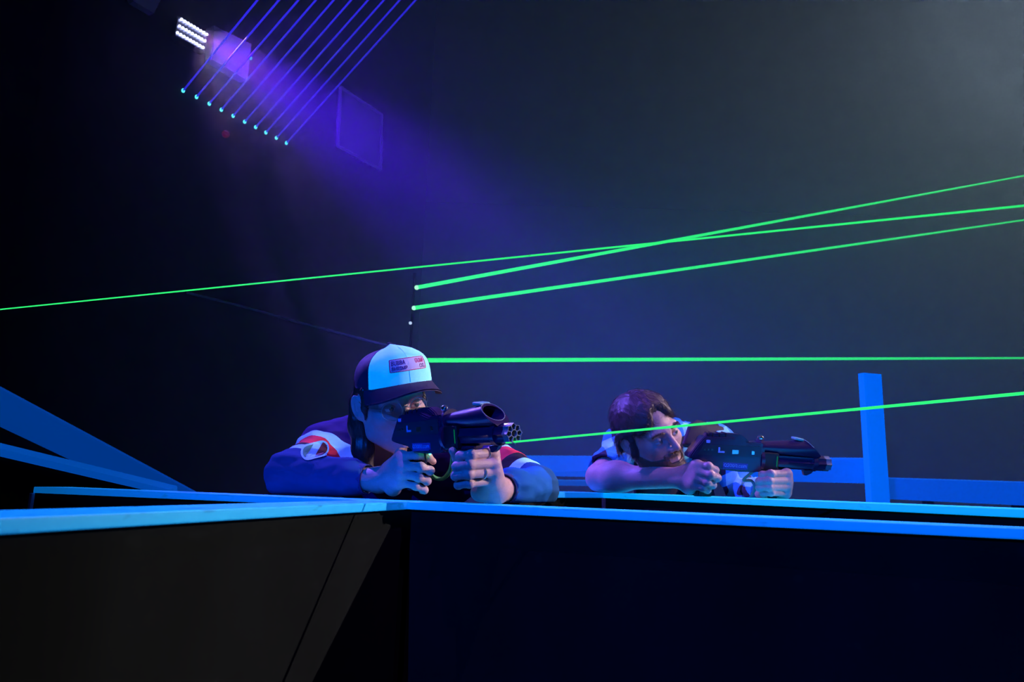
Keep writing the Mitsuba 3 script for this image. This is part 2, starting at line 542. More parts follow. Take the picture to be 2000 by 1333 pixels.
# ---------------------------------------------------------------- laser beams and the diodes they start from
GREEN, BLUEL = (0.03, 1.0, 0.2), (0.025, 0.02, 0.75)


def beam(a, b, ra, rb, rgb, label, group=None):
    key = put('laser_beam', tube([a, b], [ra, rb], 8), 'm_black', label, 'laser beam', group)
    scene[key]['emitter'] = glow(rgb)


ORD = 'first second third fourth fifth sixth seventh eighth ninth tenth'.split()
FAR = tuple(1.25 * c for c in GREEN)
dots = [(358, 177), (384, 189.5), (409, 202.5), (432.5, 214.5), (455.5, 226.5), (478, 238), (499.5, 248.5), (519.5, 259), (540, 269.5), (559.5, 279.5)]
tops = [(503, 0), (545, 0), (583, 0), (617, 0), (652, 0), (686, 0), (719, 0), (750, 0), (781, 0), (812, 0)]
for i, (a, b) in enumerate(zip(dots, tops)):
    s = on_left(*a, 0.012)
    key = put('laser_diode', placed(trimesh.creation.icosphere(2, 0.0085), np.diag([1, 1, 1.35]), s), 'm_black', f'{ORD[i]} cyan laser diode from the left in the slanting row on the dark left wall', 'laser diode', 'laser diodes in a row on the left wall')
    scene[key]['emitter'] = glow((0.15, 1.7, 2.0))
    d1 = px(s)[2] - 1.1
    e = P(a[0] + (b[0] - a[0]) * 1.7, a[1] + (b[1] - a[1]) * 1.7, d1)
    beam(s, e, 0.0046, 0.0042, BLUEL, f'{ORD[i]} thin blue laser beam from the left, rising from the diodes on the left wall', 'blue laser beams in a row')
s = on_left(490, 114, 0.08)
key = put('laser_diode', placed(trimesh.creation.icosphere(2, 0.008), np.diag([1, 1, 1.3]), s), 'm_black', 'single cyan laser diode at the corner of the pale box beside the lamp', 'laser diode')
scene[key]['emitter'] = glow((0.04, 0.6, 1.0))


def diode(p, r, label, rgb=(0.5, 1.1, 0.8)):
    key = put('laser_diode', placed(trimesh.creation.icosphere(2, r), np.eye(3), p), 'm_black', label, 'laser diode')
    scene[key]['emitter'] = glow(rgb)


b1, b2, b3, b0_ = P(814, 562, 3.4), P(808.5, 602, 3.4), P(797, 704.5, 3.4), P(801.5, 631.5, 3.4)
beam(b1, P(2090, 327, 4.6), 0.0092, 0.0044, FAR, 'green laser beam rising steeply from the upper diode to the right edge')
beam(b2, P(2090, 417, 4.6), 0.0092, 0.0046, FAR, 'green laser beam from the second diode, lowest of the three at the right edge')
beam(b3, P(2090, 699.5, 4.6), 0.0105, 0.0057, FAR, 'level green laser beam starting behind the cap of the left player')
# the slim mast that carries their diodes
mast = P(806, 600, 3.41)
k = put('mast', trimesh.creation.cylinder(0.007, b1[2] + 0.08, sections=12, transform=trimesh.transformations.translation_matrix((mast[0], mast[1] + 0.012, (b1[2] + 0.08) / 2))), 'm_wall', 'slim dark mast behind the cap, carrying the green laser diodes', 'pole')
beam(P(-120, 617, 2.6), P(2090, 393, 3.4), 0.0022, 0.0058, GREEN, 'long thin green laser beam crossing the whole picture above the players')
diode(b1, 0.011, 'bright laser diode at the start of the steepest green beam', (0.5, 1.2, 0.7))
diode(b2, 0.0105, 'bright laser diode at the start of the middle green beam', (0.5, 1.2, 0.8))
diode(b0_, 0.0075, 'small white laser diode above the cap, without a beam', (0.55, 0.75, 0.95))
# cable along the back, behind the cap
put('cable', tube(catmull([P(365, 572, 3.2), P(480, 601, 3.2), P(610, 637, 3.2), P(765, 678, 3.2)], 6), 0.0055, 8), 'm_sign_edge', 'thin grey cable slanting down behind the cap of the left player', 'cable')

# ---------------------------------------------------------------- the laser guns (own axes: x to the muzzle, y left, z up, metres)
pr('m_gun', (0.028, 0.014, 0.055), 0.28, specular=0.6, clearcoat=0.6, clearcoat_gloss=0.9)
pr('m_gun_matt', (0.012, 0.01, 0.018), 0.5)
pr('m_gun_panel', (0.02, 0.03, 0.05), 0.35)
pr('m_hood_tip', (0.18, 0.45, 0.42), 0.35)
pr('m_rim_pale', (0.16, 0.2, 0.24), 0.4)  # paler grey than the gun, for hood lip and muzzle rim
pr('m_label', (0.04, 0.06, 0.3), 0.5)
pr('m_print', (0.30, 0.42, 0.9), 0.5)
pr('m_chrome', (0.7, 0.7, 0.72), 0.2, metallic=1.0)
GS = 0.42 / 1825


def gpx(x, y):
    """side view drawing of the gun: drawing units to x, z"""
    return x * GS, (575 - 0.065 * (1825 - x) - y) * GS


def tm(man):
    m = man.to_mesh()
    return trimesh.Trimesh(m.vert_properties[:, :3], m.tri_verts, process=False)


def side_prism(poly, w, r=0.004, y0=0.0):
    """outline in the xz plane made a body of width w with rounded long edges"""
    out = []
    for k in range(4):
        a = k / 3 * math.pi / 2
        q = Polygon(poly).buffer(-r * (1 - math.sin(a)), join_style=1)
        hw = w / 2 - r + r * math.cos(a)
        if hw <= 0 or q.is_empty:
            continue
        out.append((q, hw))
    ms = []
    for q, hw in out:
        m = m3.Manifold.extrude(m3.CrossSection([np.array(q.exterior.coords)[:-1]], m3.FillRule.NonZero), 2 * hw).translate((0, 0, -hw))
        ms.append(m.rotate((90, 0, 0)))
    m = m3.Manifold.batch_boolean(ms, m3.OpType.Add)
    return m.translate((0, y0, 0))


def flute(R, n=8, cusp=0.17, m=96):
    """outline of the fluted barrel: n ridges with hollows between them"""
    t = np.arange(m) / m * 2 * np.pi
    u = np.abs(((t * n / (2 * np.pi)) % 1) - 0.5) * 2        # 1 at a ridge, 0 in a hollow
    r = R * (1 - cusp * (1 - u ** 2.2))
    return Polygon(np.stack([r * np.cos(t), r * np.sin(t)], 1))


def ex_x(poly, x0, x1):
    """extrudes a polygon with holes in the yz plane from x0 to x1"""
    ps = list(getattr(poly, 'geoms', [poly]))
    ms = [placed(trimesh.creation.extrude_polygon(p, x1 - x0, engine='earcut'), np.array([[0, 0, 1], [1, 0, 0], [0, 1, 0]]), (x0, 0, 0)) for p in ps]
    return cat(*ms)


def gpoly(pts):
    return [gpx(*q) for q in pts]


def ring_ell(x, cy, zlo, zhi, wy, n=40, tilt=0.0):
    t = np.arange(n) / n * 2 * np.pi
    zc, rz = (zlo + zhi) / 2, (zhi - zlo) / 2
    z = zc + rz * np.sin(t)
    return np.stack([x + 0 * t - tilt * (z - zc), cy + wy * np.cos(t), z], 1)


def build_gun(key, mount):
    """adds the parts of one gun under the key; mount(mesh) puts a mesh into the world"""
    def part(name, mesh, mat, parent=key, smooth=35, label=None):
        if isinstance(mesh, m3.Manifold):
            mesh = tm(mesh)
        return obj(name, mount(mesh), mat, parent, smooth, label)

    rec = side_prism(gpoly([(8, 455), (60, 372), (150, 255), (185, 228), (560, 238), (720, 300), (905, 300), (925, 330), (925, 600), (905, 652), (830, 662), (640, 655), (400, 622), (300, 560), (60, 500), (8, 480)]), 0.058, 0.009)
    body = part('receiver', rec, 'm_gun')
    part('canopy', side_prism(gpoly([(200, 240), (215, 196), (300, 190), (560, 196), (650, 205), (735, 262), (770, 306), (560, 306)]), 0.034, 0.008), 'm_gun', body)
    for x in (235, 280, 365, 445):
        part('canopy_rib', side_prism(gpoly([(x, 236), (x, 184), (x + 14, 184), (x + 14, 236)]), 0.037, 0.002), 'm_gun_matt', body)
    for s in (-1, 1):
        y = s * 0.0295
        part('side_panel', side_prism(gpoly([(90, 440), (160, 318), (885, 338), (890, 475)]), 0.0025, 0.0008, y), 'm_gun_panel', body)
        for a, b, c, d in ((170, 366, 190, 390), (213, 366, 233, 390), (258, 366, 280, 392), (520, 380, 600, 432), (765, 395, 800, 440)):
            part('pale_mark', side_prism(gpoly([(a, d), (a, b), (c, b + 6), (c, d)]), 0.003, 0.001, y + s * 0.001), 'm_chrome', body)  # small bright parts for the dots, decals and painted-in reflections of the side
        part('key_mark', side_prism(gpoly([(345, 416), (345, 350), (366, 350), (366, 396), (425, 398), (425, 418)]), 0.003, 0.0005, y + s * 0.001), 'm_print', body)
        part('sensor', side_prism(gpoly([(192, 296), (192, 262), (240, 264), (240, 300)]), 0.003, 0.0006, s * 0.0292), 'm_print', body)
        lab = part('name_plate', side_prism(gpoly([(420, 612), (420, 530), (732, 552), (732, 618)]), 0.0016, 0.0004, y), 'm_label', body)
        t = meshkit.text_mesh('Q2000.com', 0.0088, 0.0008)
        w = t.vertices[:, 0].max()
        t.vertices[:, 0] *= 0.066 / w
        x0, z0 = gpx(428, 583)
        rot = np.array([[-s * 1.0, 0, 0], [0, 0, s], [0, 1, 0]]) if s > 0 else np.array([[1.0, 0, 0], [0, 0, -1], [0, 1, 0]])
        part('lettering', placed(t, rot, (x0 + (0.066 if s > 0 else 0), y + s * 0.0009, z0)), 'm_print', body, False)
        part('print_line', trimesh.util.concatenate([placed(trimesh.creation.box((0.066, 0.0006, 0.0006)), np.eye(3), (x0 + 0.033, y + s * 0.0011, z0 - 0.0022)),
                                                     placed(trimesh.creation.box((0.064, 0.0006, 0.0018)), np.eye(3), (x0 + 0.033, y + s * 0.0011, z0 - 0.0047))]), 'm_label', body, False)
    # collar, dark gap and the two tubes
    part('collar', ex_x(Point(0, 0).buffer(0.034, 20).union(affinity.translate(Point(0, 0).buffer(0.026, 16), 0, 0.034)), 0.2065, 0.2165), 'm_gun')
    part('knob', placed(trimesh.creation.icosphere(2, 0.0075), np.diag([1.3, 1, 1]), (0.207, -0.012, 0.062)), 'm_chrome')
    part('battery_block', placed(rbox((0.050, 0.050, 0.052), 0.004), np.eye(3), (0.236, 0, -0.002)), 'm_gun_matt')
    g = part('status_strip', placed(rbox((0.003, 0.052, 0.03), 0.001), np.eye(3), (0.2545, 0, 0.0)), 'm_gun_matt')
    scene[g]['emitter'] = glow((0.0, 0.12, 0.03))
    # upper shroud and open sight hood
    outer = m3.Manifold.hull_points(np.vstack([ring_ell(0.213, 0, 0.020, 0.051, 0.021), ring_ell(0.30, 0, 0.016, 0.058, 0.027), ring_ell(0.385, 0, 0.014, 0.068, 0.028)]))
    inner = m3.Manifold.hull_points(np.vstack([ring_ell(0.285, 0, 0.030, 0.054, 0.022), ring_ell(0.40, 0, 0.0290, 0.0645, 0.0252)]))
    cut = np.array([1.0, 0, 1.05]) / math.hypot(1, 1.05)
    hood = (outer - inner).trim_by_plane((-cut[0], 0, -cut[2]), -(cut @ np.array([0.355, 0, 0.050])))
    hp = part('sight_hood', hood, 'm_gun')
    lip = [q for q in ring_ell(0, 0, 0.0280, 0.0655, 0.0262, 48)]
    lip = np.array([[0.355 - (q[2] - 0.050) * 1.05, q[1] * 0.99, q[2] * 0.985] for q in lip])
    part('hood_lip', tube(np.vstack([lip, lip[:1]]), 0.0011, 6), 'm_rim_pale', hp, True)
    part('hood_tip', placed(rbox((0.026, 0.03, 0.0075), 0.003), frame((1, 0, -0.12)), (0.322, 0, 0.0650)), 'm_hood_tip', hp, label='pale green tip')
    R = 0.0225
    part('barrel', ex_x(flute(R * 0.98), 0.252, 0.374), 'm_gun', smooth=30)
    part('barrel_band', ex_x(Point(0, 0).buffer(R * 1.06, 24), 0.366, 0.378), 'm_gun')
    part('barrel_band', ex_x(Point(0, 0).buffer(R * 1.05, 24), 0.252, 0.259), 'm_gun')
    out = flute(R * 0.96)
    core = part('muzzle', ex_x(out, 0.376, 0.404), 'm_gun', smooth=30)
    hub, hub_in = Point(0, 0).buffer(R * 0.36, 20), Point(0, 0).buffer(R * 0.30, 20)
    cells = out.buffer(-0.0010).difference(hub)
    spokes = unary_union([LineString([(0, 0), (R * math.cos(a), R * math.sin(a))]).buffer(0.0007, cap_style=2) for a in (np.arange(8) + 0.5) * math.pi / 4])
    cells = cells.difference(spokes).union(hub_in)
    part('muzzle_rim', ex_x(out.difference(cells), 0.404, 0.42), 'm_rim_pale', core, False)
    part('fin', side_prism(gpoly([(1490, 655), (1640, 650), (1600, 690), (1545, 716), (1510, 712)]), 0.012, 0.002), 'm_gun')
    # grips
    part('grip', side_prism(gpoly([(205, 560), (420, 620), (380, 760), (330, 1000), (150, 1000), (150, 930)]), 0.034, 0.010), 'm_gun_matt')
    part('trigger', tube(catmull([(gpx(430, 640)[0], 0, gpx(430, 640)[1]), (gpx(455, 700)[0], 0, gpx(455, 700)[1]), (gpx(440, 750)[0], 0, gpx(440, 750)[1])]), 0.003, 8), 'm_gun_matt', smooth=True)
    part('fore_grip', side_prism(gpoly([(1080, 630), (1240, 640), (1235, 1000), (1080, 1000)]), 0.034, 0.013), 'm_gun_matt')
    part('grip_mount', side_prism(gpoly([(900, 600), (1330, 640), (1300, 668), (880, 664)]), 0.03, 0.006), 'm_gun')


def gun_frame(a, xa, b, xb, up=UPV):
    """gun axes from two points on its axis at x = xa and xb"""
    rot = frame(np.asarray(b) - a, up)
    s = np.linalg.norm(np.asarray(b) - a) / (xb - xa)
    print('gun scale', s)
    return rot, np.asarray(a) - rot[:, 0] * xa


G1_ROT, G1_AT = gun_frame(P(843, 854, 1.67), 0.133, P(1010, 847, 1.45), 0.42)
G2_ROT, G2_AT = gun_frame(P(1340, 888, 2.05), 0.0, P(1608, 906, 2.09), 0.42)
k = thing('laser_gun', 'glossy black laser tag gun held by the capped player, its muzzle towards the camera', 'toy gun')
build_gun(k, lambda m: placed(m, G1_ROT, G1_AT))
gun1 = k
k = thing('laser_gun', 'glossy purple-black laser tag gun seen from the side, held by the bearded player', 'toy gun')
build_gun(k, lambda m: placed(m, G2_ROT, G2_AT))
gun2 = k
g1 = lambda x, y, z: G1_AT + G1_ROT @ np.array([x, y, z])
led = obj('added_lamp', placed(trimesh.creation.icosphere(2, 0.0025), np.eye(3), g1(0.122, 0.0, -0.0385)), 'm_gun_matt', gun1, True, 'added green lamp lighting the fingertip')
scene[led]['emitter'] = glow((0.4, 24.0, 7.0), 0.4)  # small lamp added under the gun to turn the fingertip green
g2 = lambda x, y, z: G2_AT + G2_ROT @ np.array([x, y, z])
beam(g1(0.405, -0.012, -0.017), P(2080, 761, 1.35), 0.0019, 0.0032, GREEN, 'green laser beam from the muzzle of the front gun, passing before the face of the bearded player')
obj('neckline_band', tube(catmull([g1(0.10, -0.006, -0.075), P(836, 917, 1.78), P(848, 933, 1.80), P(866, 935, 1.80), P(880, 916, 1.72), g1(0.212, 0, -0.03)]), 0.0052, 8), 'm_green_lit_band', gun1, True, 'neckline band with green light painted in')  # stands for the neckline, its green light painted as colour

# ---------------------------------------------------------------- people
_ea = math.radians(28)
EAR = np.array([[math.cos(_ea), -math.sin(_ea), 0], [math.sin(_ea), math.cos(_ea), 0], [0, 0, 1]]) @ np.array([[1, 0, 0], [0, 0.97, -0.22], [0, 0.22, 0.97]])


def head_sdf(p, male=1.0, cheek=0.0):
    """head in its own axes: x its right, y forward, z up, origin between the ears at eye height"""
    q = p.copy()
    q[..., 0] = np.sqrt(p[..., 0] ** 2 + 1e-8)
    d = s_ell(q, (0, -0.014, 0.036), (0.0755, 0.097, 0.083))
    d = smin(d, s_ell(q, (0, 0.030, -0.035), (0.060, 0.062, 0.082)), 0.03)
    jaw = smin(s_cone(q, (0.012, 0.072, -0.103), (0.050, 0.008, -0.070), 0.017, 0.017), s_cone(q, (0.050, 0.008, -0.070), (0.060, -0.004, -0.02), 0.017, 0.016), 0.02)
    d = smin(d, jaw, 0.025)
    d = smin(d, s_sphere(q, (0, 0.080, -0.103), 0.018), 0.02)
    d = smin(d, s_sphere(q, (0.042, 0.062, -0.022), 0.021), 0.025)
    d = smin(d, s_cone(q, (0.006, 0.086, 0.019), (0.046, 0.072, 0.021), 0.011, 0.010), 0.016)
    d = smax(d, -s_ell(q, (0.032, 0.099, 0.000), (0.019, 0.017, 0.013)), 0.012)
    nose = s_cone(q, (0, 0.089, 0.012), (0, 0.1135, -0.031), 0.0075, 0.0105)
    nose = smin(nose, s_sphere(q, (0.012, 0.101, -0.036), 0.0078), 0.008)
    d = smin(d, nose, 0.012)
    d = smax(d, -s_ell(q, (0.0065, 0.104, -0.044), (0.0042, 0.005, 0.004)), 0.003)
    # eyelids
    d = smin(d, np.maximum(s_sphere(q, (0.032, 0.0765, 0.0), 0.0142), -(q[..., 2] - 0.0005)), 0.003)
    d = smin(d, np.maximum(s_sphere(q, (0.032, 0.0765, 0.0), 0.0138), (q[..., 2] + 0.0050)), 0.003)
    # mouth
    d = smin(d, s_ell(q, (0, 0.082, -0.068), (0.028, 0.018, 0.018)), 0.012)
    d = smin(d, s_cone(q, (0, 0.0985, -0.0625), (0.021, 0.090, -0.066), 0.0048, 0.002), 0.005)
    d = smin(d, s_cone(q, (0, 0.0975, -0.0735), (0.018, 0.090, -0.069), 0.0060, 0.002), 0.005)
    d = smax(d, -s_cone(q, (0, 0.104, -0.0678), (0.025, 0.092, -0.067), 0.0014, 0.001), 0.003)
    # ears
    ear = s_ell(q, (0.0815, -0.015, -0.004), (0.0075, 0.0175, 0.030), rot=EAR)
    ear = smin(ear, s_sphere(q, (0.0745, -0.006, -0.028), 0.009), 0.01)
    ear = smax(ear, -s_ell(q, (0.0885, -0.0105, -0.001), (0.0070, 0.0118, 0.0215), rot=EAR), 0.003)
    ear = smin(ear, s_ell(q, (0.0830, -0.0125, 0.0), (0.0045, 0.0050, 0.013), rot=EAR), 0.004)
    d = smin(d, ear, 0.008)
    return d


def pose(yaw, pitch, roll):
    """columns: the head's right, forward and up axes in the world. yaw turns from facing the camera to the picture's right, roll tilts the crown to the left"""
    yaw, pitch, roll = map(math.radians, (yaw, pitch, roll))
    f = math.sin(yaw) * np.array([1.0, 0, 0]) + math.cos(yaw) * np.array([0, 0, 1.0])        # in axes right, up, to the camera
    r = -math.cos(yaw) * np.array([1.0, 0, 0]) + math.sin(yaw) * np.array([0, 0, 1.0])
    u = np.array([0, 1.0, 0])
    f, u = math.cos(pitch) * f + math.sin(pitch) * u, math.cos(pitch) * u - math.sin(pitch) * f
    c, s = math.cos(roll), math.sin(roll)
    spin = np.array([[c, -s, 0], [s, c, 0], [0, 0, 1]])
    cols = np.stack([spin @ r, spin @ f, spin @ u], 1)
    return np.stack([RGT, UPV, -FWD], 1) @ cols


class Head:
    def __init__(self, at, yaw, pitch, roll, scale=1.0):
        self.c, self.m, self.s = at, pose(yaw, pitch, roll), scale

    def world(self, q):
        return self.c + self.s * (np.asarray(q, float) @ self.m.T)

    def local(self, p):
        return (p - self.c) @ self.m / self.s

    def sdf(self, p):
        return head_sdf(self.local(p)) * self.s

    def mesh(self, m):
        return trimesh.Trimesh(self.world(m.vertices), m.faces, process=False)


def hand_parts(fingers, thumb, palm, wrist, elbow, rw=(0.027, 0.036), fr=0.0098):
    """fingers: four lists of MCP, PIP, DIP, tip; returns the sdf of hand and forearm"""
    rf = [fr * 1.08, fr, fr * 0.92, fr * 0.82]
    scl = [1.0, 1.04, 1.0, 0.88]
    hull = [w for w in palm]

    def f(p):
        d = None
        for fi, s in zip(fingers, scl):
            e = chain(p, fi, [r * s for r in rf], 0.006)
            for k in (1, 2):
                e = smin(e, s_sphere(p, fi[k], rf[k] * s * 1.07), 0.004)
            d = e if d is None else smin(d, e, 0.0025)
        d = smin(d, chain(p, thumb, [fr * 1.35, fr * 1.15, fr * 1.02, fr * 0.85], 0.008), 0.004)
        m = None
        for a, b, ra, rb in hull:
            e = s_cone(p, a, b, ra, rb)
            m = e if m is None else smin(m, e, 0.014)
        d = smin(d, m, 0.007)
        d = smin(d, s_cone(p, wrist, elbow, rw[0], rw[1]), 0.02)
        return d
    return f


def bounds(pts, pad):
    pts = np.array(pts)
    return pts.min(0) - pad, pts.max(0) + pad


def skin_color(p, n, uv):
    a = mikit.fbm(p.x * 60, p.y * 60, p.z * 60)
    b = mikit.fbm(p.x * 400, p.y * 400, p.z * 400)
    return mikit.mix((0.50, 0.29, 0.29), (0.60, 0.37, 0.36), a) * (0.9 + 0.2 * b)


pm('m_skin', skin_color, 0.5, bump=lambda p, n, uv: 0.0005 * mikit.fbm(p.x * 300, p.y * 300, p.z * 300), eps=4e-4, specular=0.4, sheen=0.2)
pr('m_eye', (0.75, 0.75, 0.75), 0.15, specular=0.6)
pr('m_iris', (0.08, 0.10, 0.12), 0.1, specular=0.8)


def hair_color(p, n, uv):
    a = mikit.fbm(p.x * 300, p.y * 300, p.z * 40)
    return mikit.mix((0.010, 0.007, 0.008), (0.05, 0.032, 0.03), a)


pm('m_hair', hair_color, 0.42, specular=0.5)
pr('m_brown_hair', (0.07, 0.042, 0.035), 0.42, specular=0.55)
pr('m_hair_base', (0.07, 0.045, 0.06), 0.5, specular=0.5)
pr('m_beard', (0.15, 0.085, 0.06), 0.55)


def eyes(key, H, look):
    for s in (1, -1):
        c = np.array([s * 0.032, 0.0765, 0.0])
        e = obj('eyeball', H.mesh(placed(trimesh.creation.icosphere(3, 0.0128), np.eye(3), c)), 'm_eye', key, True)
        v = unit(H.m.T @ look)
        cap = trimesh.creation.icosphere(2, 0.0062)
        cap.vertices[:, 2] *= 0.35
        obj('iris', H.mesh(placed(cap, frame(np.cross(v, [0.3, 0.1, 1]), v), c + v * 0.0118)), 'm_iris', e, True)


def strands(roots, dirs, length, rad, n=4, curl=0.25, droop=None, seed=0):
    """many tapering hairs as one mesh"""
    g = np.random.default_rng(seed)
    ms = []
    N = len(roots)
    pts = np.zeros((N, n, 3))
    pts[:, 0] = roots
    d = dirs.copy()
    L = np.broadcast_to(length, (N,)) / (n - 1)
    for k in range(1, n):
        d = d + curl * g.normal(size=(N, 3)) * 0.35 + (0 if droop is None else droop)
        d /= np.linalg.norm(d, axis=1, keepdims=True)
        pts[:, k] = pts[:, k - 1] + d * L[:, None]
    a = np.array([0, 2.094, 4.189])
    t = unit_rows(pts[:, -1] - pts[:, 0])
    u = unit_rows(np.cross(t, g.normal(size=(N, 3))))
    w = np.cross(t, u)
    taper = np.linspace(1, 0.25, n)
    ring = (np.cos(a)[None, :, None] * u[:, None] + np.sin(a)[None, :, None] * w[:, None]) * rad
    V = pts[:, :, None] + ring[:, None] * taper[None, :, None, None]
    base = np.arange(N)[:, None, None] * n * 3 + np.arange(n - 1)[None, :, None] * 3
    i = np.arange(3)[None, None]
    j = (i + 1) % 3
    F = np.concatenate([np.stack([base + i, base + j, base + 3 + j], -1).reshape(-1, 3), np.stack([base + i, base + 3 + j, base + 3 + i], -1).reshape(-1, 3)])
    return trimesh.Trimesh(V.reshape(-1, 3), F, process=False)


def unit_rows(a):
    return a / np.maximum(np.linalg.norm(a, axis=1, keepdims=True), 1e-9)


def torso_sdf(p, chest, pelvis, sl, sr, neck, grow=0.0):
    d = s_cone(p, chest, pelvis, 0.125 + grow, 0.13 + grow)
    d = smin(d, s_cone(p, sl, sr, 0.062 + grow, 0.062 + grow), 0.08)
    d = smin(d, s_cone(p, sl, chest, 0.06 + grow, 0.11 + grow), 0.06)
    d = smin(d, s_cone(p, sr, chest, 0.06 + grow, 0.11 + grow), 0.06)
    d = smin(d, s_cone(p, (sl + sr) / 2, neck, 0.075 + grow, 0.052 + grow), 0.05)
    return d


def legs_sdf(p, pelvis, feet, grow=0.0):
    d = None
    for s, ft in zip((-1, 1), feet):
        hip = pelvis + np.array([s * 0.085, 0, -0.05])
        knee = (hip + ft) / 2 + np.array([0, -0.10, 0.04])
        e = chain(p, [hip, knee, ft + [0, 0.02, 0.08]], [0.085 + grow, 0.058 + grow, 0.043 + grow], 0.03)
        d = e if d is None else smin(d, e, 0.03)
    return d


def shoe(at, yaw=0.0):
    m = m3.Manifold.hull_points(np.vstack([trimesh.creation.icosphere(2, 0.036).vertices * [1, 1, 0.9] + [0, 0.05, 0.036], trimesh.creation.icosphere(2, 0.04).vertices * [1, 1, 0.7] + [0, -0.13, 0.029], trimesh.creation.icosphere(2, 0.035).vertices + [0, 0.03, 0.075]]))
    return placed(tm(m.trim_by_plane((0, 0, 1), 0.002)), np.eye(3), at)


pr('m_jeans', (0.03, 0.035, 0.06), 0.85)
pr('m_shoe', (0.02, 0.02, 0.02), 0.6)


def person(label):
    return thing('person', label, 'person')

# ---------------------------------------------------------------- player in the cap
H1 = Head(P(763, 784, 1.90), 29, -9, 8, 1.05)
one = person('person in a white-fronted cap and blue sweatshirt, leaning on the ledge and aiming a gun')
nb1 = P(742, 892, 2.06)
S1R, S1L = P(634, 882, 2.14), P(940, 890, 2.16)
E1R, W1R = P(560, 929, 1.90), P(742, 938, 1.79)
E1L, W1L = P(1052, 950, 1.86), P(967, 958, 1.615)
CH1, PV1 = P(795, 985, 2.30), np.array([-0.38, 2.58, 0.80])
FEET1 = [np.array([-0.50, 2.62, 0.0]), np.array([-0.27, 2.70, 0.0])]


def f_r1():
    m = [P(784, 893, 1.705), P(786, 910, 1.695), P(784, 926, 1.695), P(783, 942, 1.705)]
    fi = [[m[0], P(814, 889, 1.690), P(836, 893, 1.700), P(846, 902, 1.722)],
          [m[1], P(822, 913, 1.680), P(840, 920, 1.697), P(838, 925, 1.728)],
          [m[2], P(818, 933, 1.682), P(834, 940, 1.700), P(830, 944, 1.730)],
          [m[3], P(812, 950, 1.690), P(829, 958, 1.705), P(824, 960, 1.730)]]
    th = [P(768, 905, 1.765), P(782, 886, 1.765), P(802, 882, 1.775), P(820, 886, 1.775)]
    heel, ball = P(768, 953, 1.755), P(766, 915, 1.765)
    pal = [(W1R, m[k], 0.022, 0.0135) for k in range(4)] + [(heel, m[3], 0.017, 0.0125), (ball, m[0], 0.018, 0.0125), (heel, ball, 0.018, 0.018)]
    return hand_parts(fi, th, pal, W1R, E1R, (0.0275, 0.036)), np.array(sum(fi, []) + th + [W1R, heel, ball, W1R + (E1R - W1R) * 0.45]), fi


def f_l1():
    m = [P(962, 886, 1.575), P(966, 906, 1.565), P(966, 923, 1.565), P(961, 940, 1.575)]
    fi = [[m[0], P(921, 889, 1.525), P(899, 891, 1.535), P(897, 895, 1.568)],
          [m[1], P(917, 909, 1.518), P(892, 912, 1.530), P(894, 914, 1.565)],
          [m[2], P(915, 927, 1.518), P(890, 930, 1.530), P(892, 932, 1.565)],
          [m[3], P(917, 945, 1.527), P(895, 948, 1.537), P(896, 950, 1.567)]]
    th = [P(935, 935, 1.615), P(910, 914, 1.598), P(893, 896, 1.574), P(884, 881, 1.556)]
    heel, ball = P(938, 962, 1.600), P(944, 930, 1.615)
    pal = [(W1L, m[k], 0.021, 0.0135) for k in range(4)] + [(heel, m[3], 0.0155, 0.0125), (ball, m[0], 0.016, 0.0125), (heel, ball, 0.0165, 0.017), (heel, W1L, 0.016, 0.022)]
    return hand_parts(fi, th, pal, W1L, E1L, (0.0265, 0.035)), np.array(sum(fi, []) + th + [W1L, heel, ball, W1L + (E1L - W1L) * 0.45]), fi


def cut_arm(f, elbow, wrist, keep):
    """closes the forearm inside the sleeve"""
    n = unit(elbow - wrist)
    q = wrist + (elbow - wrist) * keep
    return lambda p: np.maximum(f(p), (p - q) @ n)


def neck_cut(f, base, top):
    n = unit(base - top)
    return lambda p: np.maximum(f(p), (p - base) @ n - 0.01)


hr1, hb1, fr1 = f_r1()
hl1, hbl1, fl1 = f_l1()
nk1 = lambda p: smin(H1.sdf(p), chain(p, [H1.world((0, -0.03, -0.05)), nb1], [0.050, 0.055], 0.02), 0.03)
tb1 = lambda p: smin(torso_sdf(p, CH1, PV1, S1L, S1R, nb1, -0.012), smin(smin(chain(p, [S1R, E1R, W1R], [0.05, 0.038, 0.028], 0.03), chain(p, [S1L, E1L, W1L], [0.05, 0.038, 0.028], 0.03), 0.01), legs_sdf(p, PV1, FEET1, -0.008), 0.06), 0.02)
parts = [nets(neck_cut(nk1, nb1, H1.c), *bounds([H1.c], 0.17), 0.0024)]
parts[0] = nets(neck_cut(nk1, nb1, H1.c), np.minimum(H1.c, nb1) - [0.15, 0.15, 0.10], np.maximum(H1.c, nb1) + [0.15, 0.15, 0.16], 0.0026)
parts.append(nets(cut_arm(hr1, E1R, W1R, 0.40), *bounds(hb1, 0.05), 0.0018))
parts.append(nets(cut_arm(hl1, E1L, W1L, 0.40), *bounds(hbl1, 0.05), 0.0018))
lo, hi = bounds([CH1, PV1, S1L, S1R, E1L, E1R, W1L, W1R, nb1] + FEET1, 0.2)
parts.append(nets(tb1, lo, hi, 0.012))
obj('body', cat(*parts), 'm_skin', one, True)
eyes(one, H1, unit(unit(P(1003, 846, 1.45) - H1.world((0, .08, 0)))))

# clothing
AX1R, AX1L = E1R - S1R, E1L - S1L


def sw_wrinkle(p):
    q = p * [9, 9, 13]
    return 0.014 * (meshkit.fbm(q, 3, 3) - 0.5) + 0.009 * (meshkit.noise(p * [26, 26, 55], 5) - 0.5)


W1Rc, W1Lc = W1R + (E1R - W1R) * 0.13, W1L + (E1L - W1L) * 0.16


